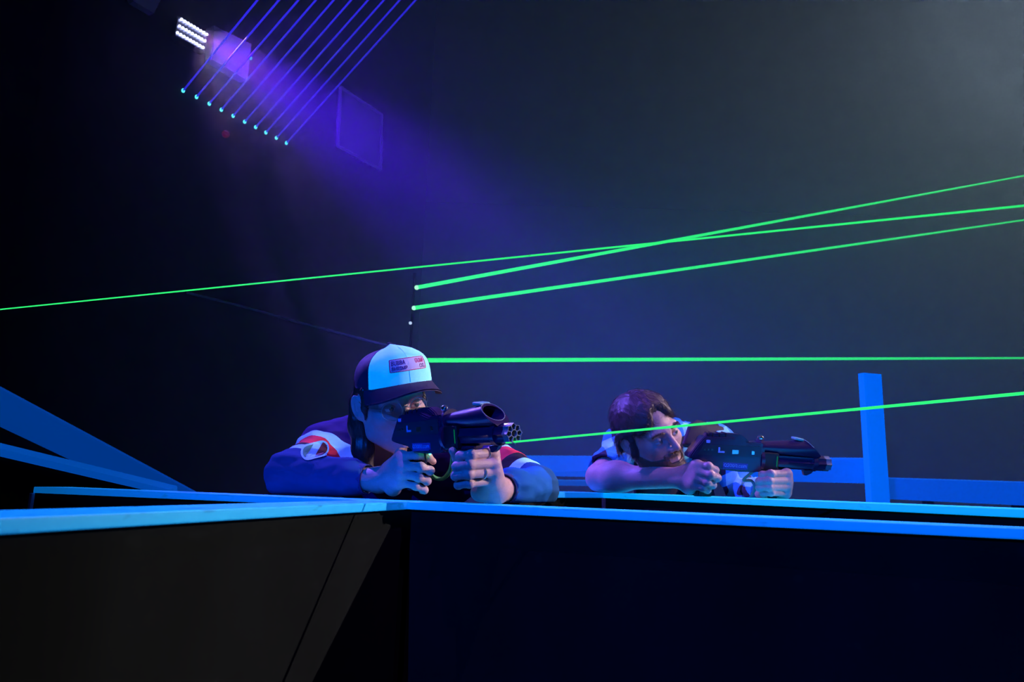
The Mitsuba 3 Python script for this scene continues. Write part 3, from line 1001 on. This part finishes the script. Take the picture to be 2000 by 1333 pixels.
def sleeve(p, s, e, w, rs, re, rw):
    d = chain(p, [s, e, e + (w - e) * 0.8], [rs, re, re * 0.93], 0.03)
    d = smin(d, s_cone(p, e + (w - e) * 0.78, w, rw * 1.05, rw), 0.012)
    return d


def shirt1(p):
    d = torso_sdf(p, CH1, PV1, S1L, S1R, nb1 + np.array([0, 0.01, -0.03]), 0.006)
    d = smin(d, sleeve(p, S1R, E1R, W1Rc, 0.064, 0.053, 0.0375), 0.03)
    d = smin(d, sleeve(p, S1L, E1L, W1Lc, 0.066, 0.047, 0.0355), 0.03)
    d = smin(d, s_sphere(p, P(696, 858, 2.2), 0.075), 0.05)
    d = d + sw_wrinkle(p)
    for w, e in ((W1Rc, E1R), (W1Lc, E1L)):            # open ends over the wrists
        n = unit(w - e)
        d = np.maximum(d, np.where(np.linalg.norm(p - w, axis=-1) < 0.09, (p - w) @ n, -1))
        d = smax(d, -s_cone(p, w - n * 0.03, w + n * 0.03, 0.0315 if w is W1Rc else 0.030, 0.0325 if w is W1Rc else 0.031), 0.003)
    d = smax(d, -chain(p, [nb1, H1.world((0, -0.03, -0.05))], [0.059, 0.056], 0.02), 0.006)   # neck opening
    d = np.maximum(d, PV1[2] - 0.02 - p[..., 2])
    floor_ = np.where(p[..., 1] < 2.05, (LZ + 0.001) - p[..., 2], -1)
    return smax(d, floor_, 0.004)


def dpt(p, o):
    return (p.x - float(o[0])), (p.y - float(o[1])), (p.z - float(o[2]))


def along(p, a, b):
    """0 at a, 1 at b, and the distance from the line"""
    v = b - a
    x, y, z = dpt(p, a)
    t = (x * float(v[0]) + y * float(v[1]) + z * float(v[2])) / float(v @ v)
    ex, ey, ez = x - t * float(v[0]), y - t * float(v[1]), z - t * float(v[2])
    return t, dr.sqrt(ex * ex + ey * ey + ez * ez)


NAVY, ROYAL, WHITE_, RED_, BLK = (0.022, 0.012, 0.12), (0.008, 0.065, 0.20), (0.30, 0.78, 0.95), (0.62, 0.035, 0.06), (0.015, 0.012, 0.018)


def sweat_color(p, n, uv):
    c = mi.Color3f(NAVY) * (0.85 + 0.3 * mikit.fbm(p.x * 90, p.y * 90, p.z * 90))
    BANDS_R = ((0.17, WHITE_), (0.27, RED_), (0.48, BLK), (0.62, WHITE_), (0.76, ROYAL))
    BANDS_L = ((0.32, WHITE_), (0.42, RED_), (0.62, BLK), (0.74, WHITE_), (0.86, ROYAL))
    for s, e, bands in ((S1R, E1R, BANDS_R), (S1L, E1L, BANDS_L)):
        t, d = along(p, s, e)
        near = d < 0.11
        for lo_, col in bands:
            c = dr.select(near & (t > lo_), mi.Color3f(col), c)
    for e, w in ((E1R, W1R), (E1L, W1L)):
        t, d = along(p, e, w)
        c = dr.select((d < 0.09) & (t > 0.12), mi.Color3f(ROYAL) if e is E1R else mi.Color3f(0.006, 0.10, 0.42), c)  # left forearm painted a brighter blue for the whiter light on it
    return c


def knit(p, n, uv):
    return 0.0005 * mikit.noise(p.x * 900, p.y * 900, p.z * 900)


pm('m_sweatshirt', sweat_color, 0.85, bump=knit, eps=3e-4, specular=0.15)
pr('m_cuff', (0.012, 0.03, 0.16), 0.85)
lo, hi = bounds([CH1, PV1, S1L, S1R, E1L, E1R, W1L, W1R, nb1], 0.19)
lo[2] = PV1[2] - 0.05
sw = obj('sweatshirt', nets(shirt1, lo, hi, 0.0042), 'm_sweatshirt', one, True)
for e, w, r in ((E1R, W1Rc, 0.0385), (E1L, W1Lc, 0.0365)):
    n = unit(w - e)
    f = lambda p: smax(s_cone(p, w - n * 0.052, w + n * 0.004, r + 0.0035, r - 0.002) + 0.0012 * np.sin(0), -s_cone(p, w - n * 0.1, w + n * 0.05, r - 0.0045, r - 0.0055), 0.003)
    g = lambda p: np.maximum(np.maximum(f(p), (p - w) @ n - 0.002), -((p - w) @ n) - 0.05)
    obj('cuff', nets(lambda p: smax(g(p), LZ + 0.001 - p[..., 2], .003), *bounds([w - n * 0.052, w], 0.06), 0.0024), 'm_cuff', sw, True)

# oval flag patch on the upper sleeve
pc = P(616, 879, 2.0)
ax = unit(AX1R)
vdir = unit(pc - CAM)
u_ = unit(np.cross(vdir, np.cross(P(640, 858, 2.0) - P(590, 875, 2.0), vdir)))
v_ = np.cross(vdir, u_)
if v_ @ UPV < 0:
    v_ = -v_
pr('m_flag_green', (0.05, 0.32, 0.13), 0.8)
pr('m_flag_white', (0.25, 0.75, 0.95), 0.8)
pr('m_flag_dark', (0.09, 0.012, 0.02), 0.8)


def patch_piece(poly, off, thick):
    """lays an outline of the patch (metres, along u_ and v_) on the sleeve"""
    m = trimesh.creation.extrude_polygon(poly, 0.001, engine='earcut')
    m = m.subdivide_to_size(0.006)
    q = m.vertices.copy()
    flat = pc - vdir * 0.25 + q[:, :1] * u_ + q[:, 1:2] * v_
    s = drape(shirt1, flat, vdir, off, 60)
    dep = (s - pc) @ vdir
    s = s - vdir * np.maximum(dep - (drape(shirt1, pc[None] - vdir * 0.25, vdir, off, 60)[0] - pc) @ vdir - 0.05, 0)[:, None] * 0.8
    m.vertices = s - vdir * (thick * (q[:, 2:] > 0.0005))
    return m


def tilted(w, h, r):
    return sbox(-w / 2 + r, -h / 2 + r, w / 2 - r, h / 2 - r).buffer(r)


shape = affinity.rotate(tilted(0.074, 0.042, 0.019), -4)
pk = obj('flag_patch', patch_piece(shape, 0.0022, 0.001), 'm_flag_white', sw, False)
inn = shape.buffer(-0.005)
st = lambda a, b: affinity.rotate(sbox(a, -0.09, b, 0.09), -48, origin=(0, 0)).intersection(inn)
obj('flag_stripe', patch_piece(st(-0.06, -0.012), 0.0034, 0.001), 'm_flag_green', sw, False)
obj('flag_stripe', patch_piece(st(0.007, 0.06), 0.0034, 0.001), 'm_flag_dark', sw, False)

jn = lambda p: np.maximum(legs_sdf(p, PV1, FEET1, 0.008), p[..., 2] - PV1[2] - 0.05)
lo, hi = bounds([PV1] + FEET1, 0.2)
obj('trousers', nets(jn, lo, hi, 0.012), 'm_jeans', one, True)
for ft in FEET1:
    obj('shoe', shoe(ft), 'm_shoe', one, 40)

# hair that hangs behind the ear, and the fringe at the temple
def hair1(p):
    q = H1.local(p)
    d = s_ell(q, (0, -0.022, 0.036), (0.0785, 0.097, 0.086))
    d = np.maximum(d, q[..., 1] - 0.030 + 0.5 * np.maximum(-q[..., 2] - 0.0, 0))
    d = np.maximum(d, -(q[..., 2] + 0.075))
    for s in (1, -1):
        e = chain(q, [(s * 0.066, -0.045, 0.0), (s * 0.070, -0.048, -0.06), (s * 0.072, -0.030, -0.115), (s * 0.066, -0.012, -0.175)], [0.026, 0.025, 0.024, 0.012], 0.02)
        d = smin(d, e, 0.02)
        d = smin(d, chain(q, [(s * 0.072, 0.022, 0.04), (s * 0.0745, 0.022, 0.0), (s * 0.0735, 0.018, -0.03)], [0.010, 0.0075, 0.003], 0.01), 0.006)
    ears = s_ell(np.stack([np.abs(q[..., 0]), q[..., 1], q[..., 2]], -1), (0.086, -0.012, -0.006), (0.024, 0.026, 0.037))
    d = smax(d, -ears, 0.004)
    return d * H1.s + 0.004 * (meshkit.noise(p * [170, 170, 30], 2) - 0.5)


lo, hi = bounds([H1.c], 0.20)
obj('hair', nets(hair1, lo, hi, 0.0032), 'm_hair', one, True)

# ---- glasses with round wire rims
gl = thing('glasses', 'round wire-rimmed glasses worn by the player in the cap', 'glasses')
scene['m_lens'] = {'type': 'thindielectric', 'int_ior': 1.35}
pr('m_wire', (0.55, 0.6, 0.62), 0.25, metallic=1.0)
t = np.linspace(0, 2 * np.pi, 41)
for s in (1, -1):
    c = np.array([s * 0.0335, 0.104, -0.003])
    rim = np.stack([c[0] + 0.0235 * np.cos(t), c[1] - 0.012 * (np.abs(c[0] + 0.0235 * np.cos(t)) / 0.057) ** 2, c[2] + 0.0225 * np.sin(t)], 1)
    obj('rim', H1.mesh(tube(rim, 0.0009, 6)), 'm_wire', gl, True)
    disc = np.vstack([rim[:-1], rim[:-1].mean(0)])
    i = np.arange(40)
    obj('lens', H1.mesh(trimesh.Trimesh(disc, np.stack([i, (i + 1) % 40, i * 0 + 40], 1), process=False)), 'm_lens', gl)
    obj('temple', H1.mesh(tube(catmull([(s * 0.057, 0.092, 0.002), (s * 0.072, 0.06, 0.004), (s * 0.080, 0.0, 0.012), (s * 0.082, -0.012, 0.006)]), 0.0009, 6)), 'm_wire', gl, True)
obj('bridge', H1.mesh(tube(catmull([(-0.0105, 0.104, 0.002), (0, 0.1075, 0.006), (0.0105, 0.104, 0.002)]), 0.0009, 6)), 'm_wire', gl, True)

# ---- trucker cap
def crown(th, s, off=0.0, c=None):
    """point of the cap: angle from the front, height 0..1"""
    th, s = np.asarray(th, float), np.asarray(s, float)
    fr = np.clip(np.cos(th), 0, 1)
    p_ = 2.5 + 2.2 * fr
    r = np.maximum(1 - np.clip(s, 0, 1) ** p_, 0) ** (1 / 2.3)
    r = r * (1 - 0.05 * s)
    a, bf, bb = 0.0905, 0.124, 0.108
    b = np.where(np.cos(th) > 0, bf, bb)
    z = 0.052 + 0.010 * fr + (0.075 + 0.004 * fr) * s + 0.010 * fr ** 2 * s * (1 - s) * 4 * 0.6
    k = 1 + off / 0.095
    return np.stack([a * r * np.sin(th) * k - 0.012, -0.010 + b * r * np.cos(th) * k, z + off * 0.3 * s + off * np.where(s > 0.9, 1, 0)], -1)


def crown_mesh(t0, t1, off, n=60, m=26, s0=-0.12):
    th, s = np.meshgrid(np.linspace(t0, t1, n), s0 + (1 - s0) * np.linspace(0, 1, m) ** 0.8 * 0.9999, indexing='ij')
    q = np.vstack([crown(th.ravel(), s.ravel(), off), crown(th.ravel(), s.ravel(), off - 0.0022)])
    i = np.arange(n * m).reshape(n, m)
    g = np.stack([i[:-1, :-1], i[1:, :-1], i[1:, 1:], i[:-1, 1:]], -1).reshape(-1, 4)
    f = np.vstack([g[:, [0, 1, 2]], g[:, [0, 2, 3]]])
    rim = np.concatenate([i[:, 0], i[-1, 1:], i[-2::-1, -1], i[0, -2:0:-1]])
    r2 = np.roll(rim, -1)
    N = n * m
    side = np.vstack([np.stack([rim, rim + N, r2], 1), np.stack([r2, rim + N, r2 + N], 1)])
    return trimesh.Trimesh(q, np.vstack([f[:, ::-1], f + N, side]), process=False)


cp = thing('cap', 'trucker cap with a white front, dark brim and embroidered badge, worn by the left player', 'cap')


def foam(p, n, uv):
    return mi.Color3f(0.32, 0.86, 0.95) * (0.94 + 0.12 * mikit.noise(p.x * 500, p.y * 500, p.z * 500))


pm('m_foam', foam, 0.9, sheen=0.3)
pr('m_cap_dark', (0.030, 0.018, 0.055), 0.8)
TF = math.radians(62)
obj('front_panel', H1.mesh(crown_mesh(-TF, TF, 0.0008, 70, 30)), 'm_foam', cp, True, emitter=glow((0.0, 0.19, 0.32), 0.1))  # fluorescing cloth imitated by an added even glow
obj('back_mesh', H1.mesh(crown_mesh(TF - 0.03, 2 * math.pi - TF + 0.03, 0.0, 70, 26)), 'm_cap_dark', cp, True)
for a in (-TF, TF, 0.0):
    s_ = np.linspace(0.0, 0.96, 20)
    obj('seam', H1.mesh(tube(crown(np.full(20, a), s_, 0.0012), 0.0008 if a else 0.0005, 5)), 'm_cap_dark' if a else 'm_foam', cp, True)
obj('button', H1.mesh(placed(trimesh.creation.icosphere(2, 0.006), np.diag([1, 1, 0.5]), crown(0.0, 0.9999, 0.001))), 'm_cap_dark', cp, True)
# brim
nu, nv = 41, 12
th, e = np.meshgrid(np.linspace(-1.30, 1.30, nu), np.linspace(0, 1, nv), indexing='ij')
th, e = th.ravel(), e.ravel()
base = crown(th, th * 0 + 0.012, 0.001)
outx = 0.086 * np.sin(th * 0.98)
ext = 0.072 * np.clip(np.cos(th * 1.18), 0, 1) ** 0.40
bx = base[:, 0] * (1 - e) + (base[:, 0] * 1.0 + 0.003 * np.sin(th)) * e
by = base[:, 1] + ext * e
bz = base[:, 2] - 0.003 - e * 0.006 - 0.036 * (np.abs(np.sin(th)) ** 2) * (0.30 + 0.70 * e) - 0.0 * e
bp = np.stack([bx, by, bz], 1)
obj('brim', H1.mesh(grid_mesh(bp, nu, nv, 0.0035, np.array([0, -0.1, -1.0]))), 'm_cap_dark', cp, True)

# embroidered badge, laid on the front panel
pr('m_badge', (0.60, 0.55, 0.75), 0.8)
pr('m_badge_red', (0.50, 0.03, 0.13), 0.8)
pr('m_badge_ink', (0.10, 0.02, 0.16), 0.8)


def on_cap(poly_or_mesh, off, thick=0.0006):
    m = poly_or_mesh if isinstance(poly_or_mesh, trimesh.Trimesh) else trimesh.util.concatenate([trimesh.creation.extrude_polygon(g_, thick, engine='earcut') for g_ in getattr(poly_or_mesh, 'geoms', [poly_or_mesh])])
    m = m.subdivide_to_size(0.004)
    v = m.vertices
    thh = BADGE[0] - v[:, 0] / 0.098
    ss = BADGE[1] + v[:, 1] / 0.112
    m.vertices = crown(thh, ss, 0) + 0
    o = crown(thh, ss, 0.01) - crown(thh, ss, 0)
    o /= np.linalg.norm(o, axis=1, keepdims=True)
    m.vertices = m.vertices + o * (off + v[:, 2:3])
    return H1.mesh(trimesh.Trimesh(m.vertices, m.faces, process=False))


BADGE = (-0.04, 0.47)
W_, Hh = 0.106, 0.041
bow = lambda g: affinity.translate(g, 0, 0)
full = tilted(W_, Hh, 0.004)
bd = obj('badge', on_cap(full, 0.0012), 'm_badge', cp)
ringp = full.difference(full.buffer(-0.0019))
obj('badge_border', on_cap(ringp, 0.0019), 'm_badge_red', cp)


def word(s, x0, x1, y, h):
    t_ = meshkit.text_mesh(s, h, 0.0006, True)
    v = t_.vertices
    v[:, 0] = x0 + (v[:, 0] - v[:, 0].min()) / (v[:, 0].max() - v[:, 0].min()) * (x1 - x0)
    v[:, 1] += y
    return t_


for s_, x0, x1, y, h, mt in (('BUBBA', -0.048, -0.012, 0.001, 0.0135, 'm_badge_ink'), ('GUMP', 0.016, 0.048, 0.001, 0.0135, 'm_badge_red')):
    obj('lettering', on_cap(word(s_, x0, x1, y, h), 0.0019), mt, cp)
for s_, x0, x1, y, h in (('SHRIMP', -0.048, -0.008, -0.0155, 0.0110), ('CO.', 0.028, 0.048, -0.0155, 0.0110)):
    obj('lettering', on_cap(word(s_, x0, x1, y, h), 0.0019), 'm_badge_ink', cp)

# ---- rings on the hand that holds the fore grip
def finger_ring(fi, t, r, label):
    a, b = fi[0], fi[1]
    c = a + (b - a) * t
    u = unit(b - a)
    v = unit(np.cross(u, [0.1, 0.2, 1]))
    w = np.cross(u, v)
    tt = np.linspace(0, 2 * np.pi, 33)
    k_ = put('finger_ring', tube(c + r * (np.cos(tt)[:, None] * v + np.sin(tt)[:, None] * w), 0.0021, 8), 'm_chrome', label, 'ring', None, True)


finger_ring(fl1[0], 0.30, 0.0112, 'dark silver ring on the forefinger of the hand under the front gun barrel')
finger_ring(fl1[2], 0.45, 0.0112, 'wide silver ring on the third finger of the hand under the front gun barrel')

# ---------------------------------------------------------------- bearded player
H2 = Head(P(1266, 846, 2.22), 27, -14, 26)
two = person('bearded person in a blue checked shirt, sighting along a gun on the far ledge')
nb2 = P(1288, 905, 2.44)
S2R, S2L = P(1222, 872, 2.52), P(1392, 872, 2.56)
E2R, W2R = P(1172, 933, 2.34), P(1334, 934, 2.09)
E2L, W2L = P(1452, 962, 2.42), P(1508, 962, 2.12)
CH2, PV2 = P(1302, 892, 2.68), np.array([0.72, 2.98, 0.84])
FEET2 = [np.array([0.62, 3.02, 0.0]), np.array([0.86, 2.98, 0.0])]


def f_r2():
    m = [P(1361, 909, 2.030), P(1364, 922, 2.020), P(1361, 935, 2.022), P(1355, 947, 2.032)]
    fi = [[m[0], P(1384, 911, 2.005), P(1397, 919, 2.015), P(1397, 924, 2.050)],
          [m[1], P(1388, 928, 1.995), P(1401, 934, 2.010), P(1397, 938, 2.045)],
          [m[2], P(1381, 943, 2.000), P(1392, 948, 2.015), P(1387, 951, 2.048)],
          [m[3], P(1372, 954, 2.012), P(1382, 958, 2.022), P(1376, 960, 2.050)]]
    th = [P(1352, 916, 2.075), P(1366, 902, 2.075), P(1382, 900, 2.08), P(1394, 904, 2.08)]
    heel, ball = P(1346, 952, 2.070), P(1348, 920, 2.078)
    pal = [(W2R, m[k], 0.022, 0.014) for k in range(4)] + [(heel, m[3], 0.018, 0.0135), (ball, m[0], 0.019, 0.0135), (heel, ball, 0.019, 0.019)]
    return hand_parts(fi, th, pal, W2R, E2R, (0.0285, 0.042), 0.0105), np.array(sum(fi, []) + th + [W2R, heel, ball, E2R]), fi


def f_l2():
    m = [P(1536, 926, 2.060), P(1539, 940, 2.055), P(1538, 952, 2.055), P(1534, 964, 2.062)]
    fi = [[m[0], P(1506, 926, 2.010), P(1489, 928, 2.025), P(1490, 930, 2.065)],
          [m[1], P(1502, 940, 2.005), P(1483, 941, 2.022), P(1486, 942, 2.065)],
          [m[2], P(1502, 952, 2.005), P(1483, 953, 2.022), P(1486, 954, 2.065)],
          [m[3], P(1506, 963, 2.012), P(1490, 964, 2.030), P(1491, 965, 2.068)]]
    th = [P(1516, 950, 2.11), P(1500, 936, 2.105), P(1490, 926, 2.10), P(1486, 917, 2.10)]
    heel, ball = P(1518, 968, 2.085), P(1522, 948, 2.10)
    pal = [(W2L, m[k], 0.020, 0.0135) for k in range(4)] + [(heel, m[3], 0.0155, 0.0125), (ball, m[0], 0.016, 0.0125), (heel, ball, 0.0165, 0.017)]
    return hand_parts(fi, th, pal, W2L, E2L, (0.0265, 0.036), 0.0102), np.array(sum(fi, []) + th + [W2L, heel, ball, W2L + (E2L - W2L) * 0.4]), fi


hr2, hb2, fr2 = f_r2()
hl2, hbl2, fl2 = f_l2()
nk2 = lambda p: smin(H2.sdf(p), chain(p, [H2.world((0, -0.035, -0.05)), nb2], [0.055, 0.062], 0.02), 0.03)
arm2 = lambda p: smin(hr2(p), s_ell(p, E2R + (W2R - E2R) * 0.22 + [0, 0, 0.004], (0.050, 0.05, 0.044)), 0.04)
parts = [nets(neck_cut(nk2, nb2, H2.c), np.minimum(H2.c, nb2) - [0.16, 0.15, 0.12], np.maximum(H2.c, nb2) + [0.16, 0.15, 0.16], 0.0028)]
up2 = lambda p: smin(arm2(p), s_cone(p, E2R, S2R, 0.043, 0.05), 0.02)
n2_ = unit(S2R - E2R)
rest2 = lambda p: smax(np.maximum(up2(p), (p - (E2R + (S2R - E2R) * 0.55)) @ n2_), LZ2 + 0.0005 - p[..., 2], 0.006)
parts.append(nets(rest2, *bounds(np.vstack([hb2, E2R + (S2R - E2R) * 0.55]), 0.07), 0.0022))
parts.append(nets(cut_arm(hl2, E2L, W2L, 0.40), *bounds(hbl2, 0.05), 0.0020))
tb2 = lambda p: smin(torso_sdf(p, CH2, PV2, S2L, S2R, nb2, -0.012), smin(smin(chain(p, [S2R, E2R + (S2R - E2R) * 0.4], [0.05, 0.04], 0.03), chain(p, [S2L, E2L, W2L], [0.05, 0.038, 0.028], 0.03), 0.01), legs_sdf(p, PV2, FEET2, -0.008), 0.06), 0.02)
lo, hi = bounds([CH2, PV2, S2L, S2R, E2L, E2R, W2L, nb2] + FEET2, 0.2)
parts.append(nets(tb2, lo, hi, 0.012))
obj('body', cat(*parts), 'm_skin', two, True)
eyes(two, H2, unit(P(1700, 880, 1.7) - H2.world((0, .08, 0))))

# short hair: a shell with strands over it
def hairline(q):
    """below zero where hair grows (head axes)"""
    x, y, z = np.abs(q[..., 0]), q[..., 1], q[..., 2]
    front = y - (0.076 - 1.2 * np.maximum(0.058 - z, 0) + 0.1 * np.maximum(z - 0.07, 0)) + 0.010 * np.cos(x * 60)
    side = (0.030 - z) - np.maximum(0, (0.018 - y)) * 2.2
    burn = np.maximum(np.maximum(np.abs(y - 0.008) - 0.011, -z - 0.045), 0.055 - x)
    low = -(z + 0.075)
    main = np.maximum(np.maximum(front, low), np.minimum(side, y + 0.03))
    return np.minimum(main, burn)


def hair2(p):
    q = H2.local(p)
    d = head_sdf(q) - 0.0085 - 0.008 * np.clip((q[..., 2] - 0.02) / 0.08, 0, 1)
    d = smax(d, hairline(q) * 0.8, 0.006)
    d = smax(d, -(s_ell(np.stack([np.abs(q[..., 0]), q[..., 1], q[..., 2]], -1), (0.085, -0.012, -0.006), (0.019, 0.020, 0.031))), 0.004)
    return d + 0.0045 * (meshkit.noise(q * [150, 60, 60], 4) - 0.5)


def tuft(q):
    return q


hm = nets(hair2, *bounds([H2.c], 0.17), 0.0032)
hk = obj('hair', hm, 'm_hair_base', two, True)
q = H2.local(hm.vertices)
sel = np.where((hm.vertex_normals @ np.array([0, 0, 1.0]) > -2) & (q[:, 2] > -0.05))[0]
g_ = np.random.default_rng(3)
pick = g_.choice(sel, 5200)
nrm = hm.vertex_normals[pick]
outw = unit_rows(hm.vertices[pick] - H2.c)
nrm = np.where((nrm * outw).sum(1, keepdims=True) < 0, -nrm, nrm)
ql = q[pick]
whorl = np.array([0.0, -0.05, 0.10])
flow = unit_rows(ql - whorl)
flow = flow @ H2.m.T
flow = unit_rows(flow - nrm * (flow * nrm).sum(1, keepdims=True))
hs = strands(hm.vertices[pick] - nrm * 0.003, unit_rows(flow + 0.38 * nrm + 0.18 * g_.normal(size=flow.shape)), g_.uniform(0.016, 0.032, len(pick)), 0.00055, 4, 0.22, -0.18 * nrm, 5)
obj('hair_strands', hs, 'm_brown_hair', hk, False, kind='stuff')

# beard: thin shell over jaw, chin and lip with bristles
def beard_zone(q):
    x, y, z = np.abs(q[..., 0]), q[..., 1], q[..., 2]
    cheek_line = z + 0.060 - 0.60 * np.maximum(0.050 - y, 0)
    lip = np.maximum(np.abs(z + 0.0675) - 0.0085, x - 0.024)
    mous = np.maximum(np.maximum(np.abs(z + 0.0535) - 0.0065, x - 0.033), 0.07 - y)
    d = np.maximum(np.maximum(cheek_line, 0.0 - y), -(z + 0.135))
    d = np.minimum(d, mous)
    return np.maximum(d, np.where(y > 0.06, -lip, -1))


def beard(p):
    q = H2.local(p)
    x, y, z = np.abs(q[..., 0]), q[..., 1], q[..., 2]
    d = head_sdf(q) - 0.0014 - 0.0035 * np.clip((y - 0.055) / 0.02, 0, 1)
    d = smax(d, beard_zone(q) * 0.8, 0.003)
    return d + 0.0022 * (meshkit.noise(q * 330, 8) - 0.5)


bm = nets(beard, *bounds([H2.world((0, 0.03, -0.07))], 0.13), 0.0026)
bk_ = obj('beard', bm, 'm_beard', two, True)
q = H2.local(bm.vertices)
pick = g_.choice(len(q), 3600)
nrm = bm.vertex_normals[pick]
outw = unit_rows((q[pick] - [0, 0.0, -0.03]) @ H2.m.T)
nrm = np.where((nrm * outw).sum(1, keepdims=True) < 0, -nrm, nrm)
dn = -H2.m[:, 2]
bs = strands(bm.vertices[pick] - nrm * 0.002, unit_rows(nrm + 0.7 * dn + 0.3 * g_.normal(size=nrm.shape)), g_.uniform(0.004, 0.008, len(pick)) + 0.004 * (q[pick][:, 1] > 0.07), 0.0004, 3, 0.2, None, 6)
obj('bristles', bs, 'm_beard', bk_, False, kind='stuff')
for s in (1, -1):
    qs = np.stack([s * g_.uniform(0.012, 0.050, 150), np.zeros(150) + 0.1, np.zeros(150)], 1)
    qs[:, 2] = 0.0195 + 0.004 * np.sin((np.abs(qs[:, 0]) - 0.012) / 0.038 * np.pi) + g_.normal(size=150) * 0.0018
    w = drape(lambda p: H2.sdf(p), H2.world(qs), -H2.m[:, 1], 0.0, 30)
    dd = np.tile(s * H2.m[:, 0] * 0.9 + H2.m[:, 1] * 0.35 + H2.m[:, 2] * 0.15, (150, 1))
    obj('eyebrow', strands(w, unit_rows(dd + 0.2 * g_.normal(size=dd.shape)), 0.008, 0.0005, 3, 0.15, None, 9), 'm_beard', two, False, kind='stuff')

# checked shirt
def wrinkle2(p):
    return 0.010 * (meshkit.fbm(p * [10, 10, 14], 3, 11) - 0.5) + 0.005 * (meshkit.noise(p * [40, 40, 40], 12) - 0.5)


HEM = E2R + (S2R - E2R) * 0.22


def shirt2(p):
    d = torso_sdf(p, CH2, PV2, S2L, S2R, nb2 + np.array([0, 0.02, -0.03]), 0.005)
    d = smin(d, s_cone(p, S2R, HEM, 0.064, 0.057), 0.03)
    d = smin(d, sleeve(p, S2L, E2L, W2L + (E2L - W2L) * 0.25, 0.062, 0.048, 0.042), 0.03)
    d = smin(d, s_cone(p, S2L, nb2 + np.array([0.0, 0.05, 0.03]), 0.06, 0.07), 0.04)
    d = d + wrinkle2(p)
    n = unit(HEM - S2R)
    d = np.maximum(d, np.where(np.linalg.norm(p - HEM, axis=-1) < 0.11, (p - HEM) @ n, -1))
    d = smax(d, -s_cone(p, HEM - n * 0.04, HEM + n * 0.02, 0.045, 0.049), 0.004)
    w = W2L + (E2L - W2L) * 0.25
    n = unit(w - E2L)
    d = np.maximum(d, np.where(np.linalg.norm(p - w, axis=-1) < 0.09, (p - w) @ n, -1))
    d = smax(d, -chain(p, [nb2, H2.world((0, -0.035, -0.05))], [0.066, 0.060], 0.02), 0.006)
    return np.maximum(d, PV2[2] - 0.04 - p[..., 2])


def check_color(p, n, uv):
    t, d = along(p, S2R, E2R)
    u = (p.x * float(RGT[0]) + p.y * float(RGT[1]) + p.z * float(RGT[2])) * 14.5 + 0.35 * mikit.noise(p.x * 12, p.y * 12, p.z * 12)
    v = (p.z * 0.88 - p.x * 0.47) * 14.5 + 0.3 * mikit.noise(p.x * 12 + 9, p.y * 12, p.z * 12)
    a, b = u - dr.floor(u) < 0.5, v - dr.floor(v) < 0.5
    c = dr.select(a & b, mi.Color3f(0.30, 0.88, 0.97), dr.select(a | b, mi.Color3f(0.03, 0.32, 0.80), mi.Color3f(0.025, 0.015, 0.06)))
    return c * (0.9 + 0.2 * mikit.noise(p.x * 300, p.y * 300, p.z * 300))


pm('m_checks', check_color, 0.8, sheen=0.2)
lo, hi = bounds([CH2, PV2, S2L, S2R, E2L, HEM, W2L, nb2], 0.19)
sh = obj('shirt', nets(shirt2, lo, hi, 0.0045), 'm_checks', two, True)
n = unit(HEM - S2R)
rl = lambda p: smax(smax(s_cone(p, HEM - n * 0.020, HEM + n * 0.004, 0.0635, 0.061), -s_cone(p, HEM - n * 0.06, HEM + n * 0.06, 0.053, 0.0515), 0.003), np.abs((p - HEM + n * 0.008) @ n) - 0.015, 0.004) + 0.004 * (meshkit.noise(p * 45, 21) - 0.5)
obj('sleeve_roll', nets(rl, *bounds([HEM], 0.09), 0.003), 'm_checks', sh, True)

# dark game vest with a shoulder pad
pr('m_vest', (0.030, 0.018, 0.045), 0.7)


def vest(p):
    d = torso_sdf(p, CH2, PV2, S2L + (nb2 - S2L) * 0.35, S2R + (nb2 - S2R) * 0.35, nb2 + np.array([0, 0.04, -0.10]), 0.012)
    d = np.abs(d) - 0.006
    d = np.maximum(d, p[..., 2] - (nb2[2] - 0.02) - 0.0)
    return np.maximum(d, PV2[2] + 0.05 - p[..., 2])


lo, hi = bounds([CH2, PV2, S2L, S2R, nb2], 0.2)
vt = obj('vest', nets(vest, lo, hi, 0.008), 'm_vest', two, True)
pad = [P(1350, 832, 2.40), P(1362, 826, 2.42), P(1408, 839, 2.44), P(1398, 852, 2.40), P(1376, 872, 2.36), P(1338, 868, 2.36)]
obj('shoulder_pad', tm(m3.Manifold.hull_points(np.vstack([trimesh.creation.icosphere(1, 0.010).vertices + w for w in pad]))), 'm_vest', vt, 40)
obj('vest_edge', tube(catmull([P(1400, 846, 2.40), P(1412, 845, 2.42), P(1432, 851, 2.43)]), [0.006] * 8 + [0.007] * 8 + [0.004], 8), 'm_foam', vt, True)
obj('trousers', nets(lambda p: np.maximum(legs_sdf(p, PV2, FEET2, 0.008), p[..., 2] - PV2[2] - 0.05), *bounds([PV2] + FEET2, 0.2), 0.012), 'm_jeans', two, True)
for ft in FEET2:
    obj('shoe', shoe(ft), 'm_shoe', two, 40)
# cord between the gun and the vest
obj('cord', tube(catmull([g2(0.205, 0.0, -0.030), P(1452, 938, 2.12), P(1468, 940, 2.10), P(1474, 955, 2.10), P(1466, 973, 2.12), P(1462, 990, 2.16)]), 0.0042, 8), 'm_sign', gun2, True, 'grey speckled cord')
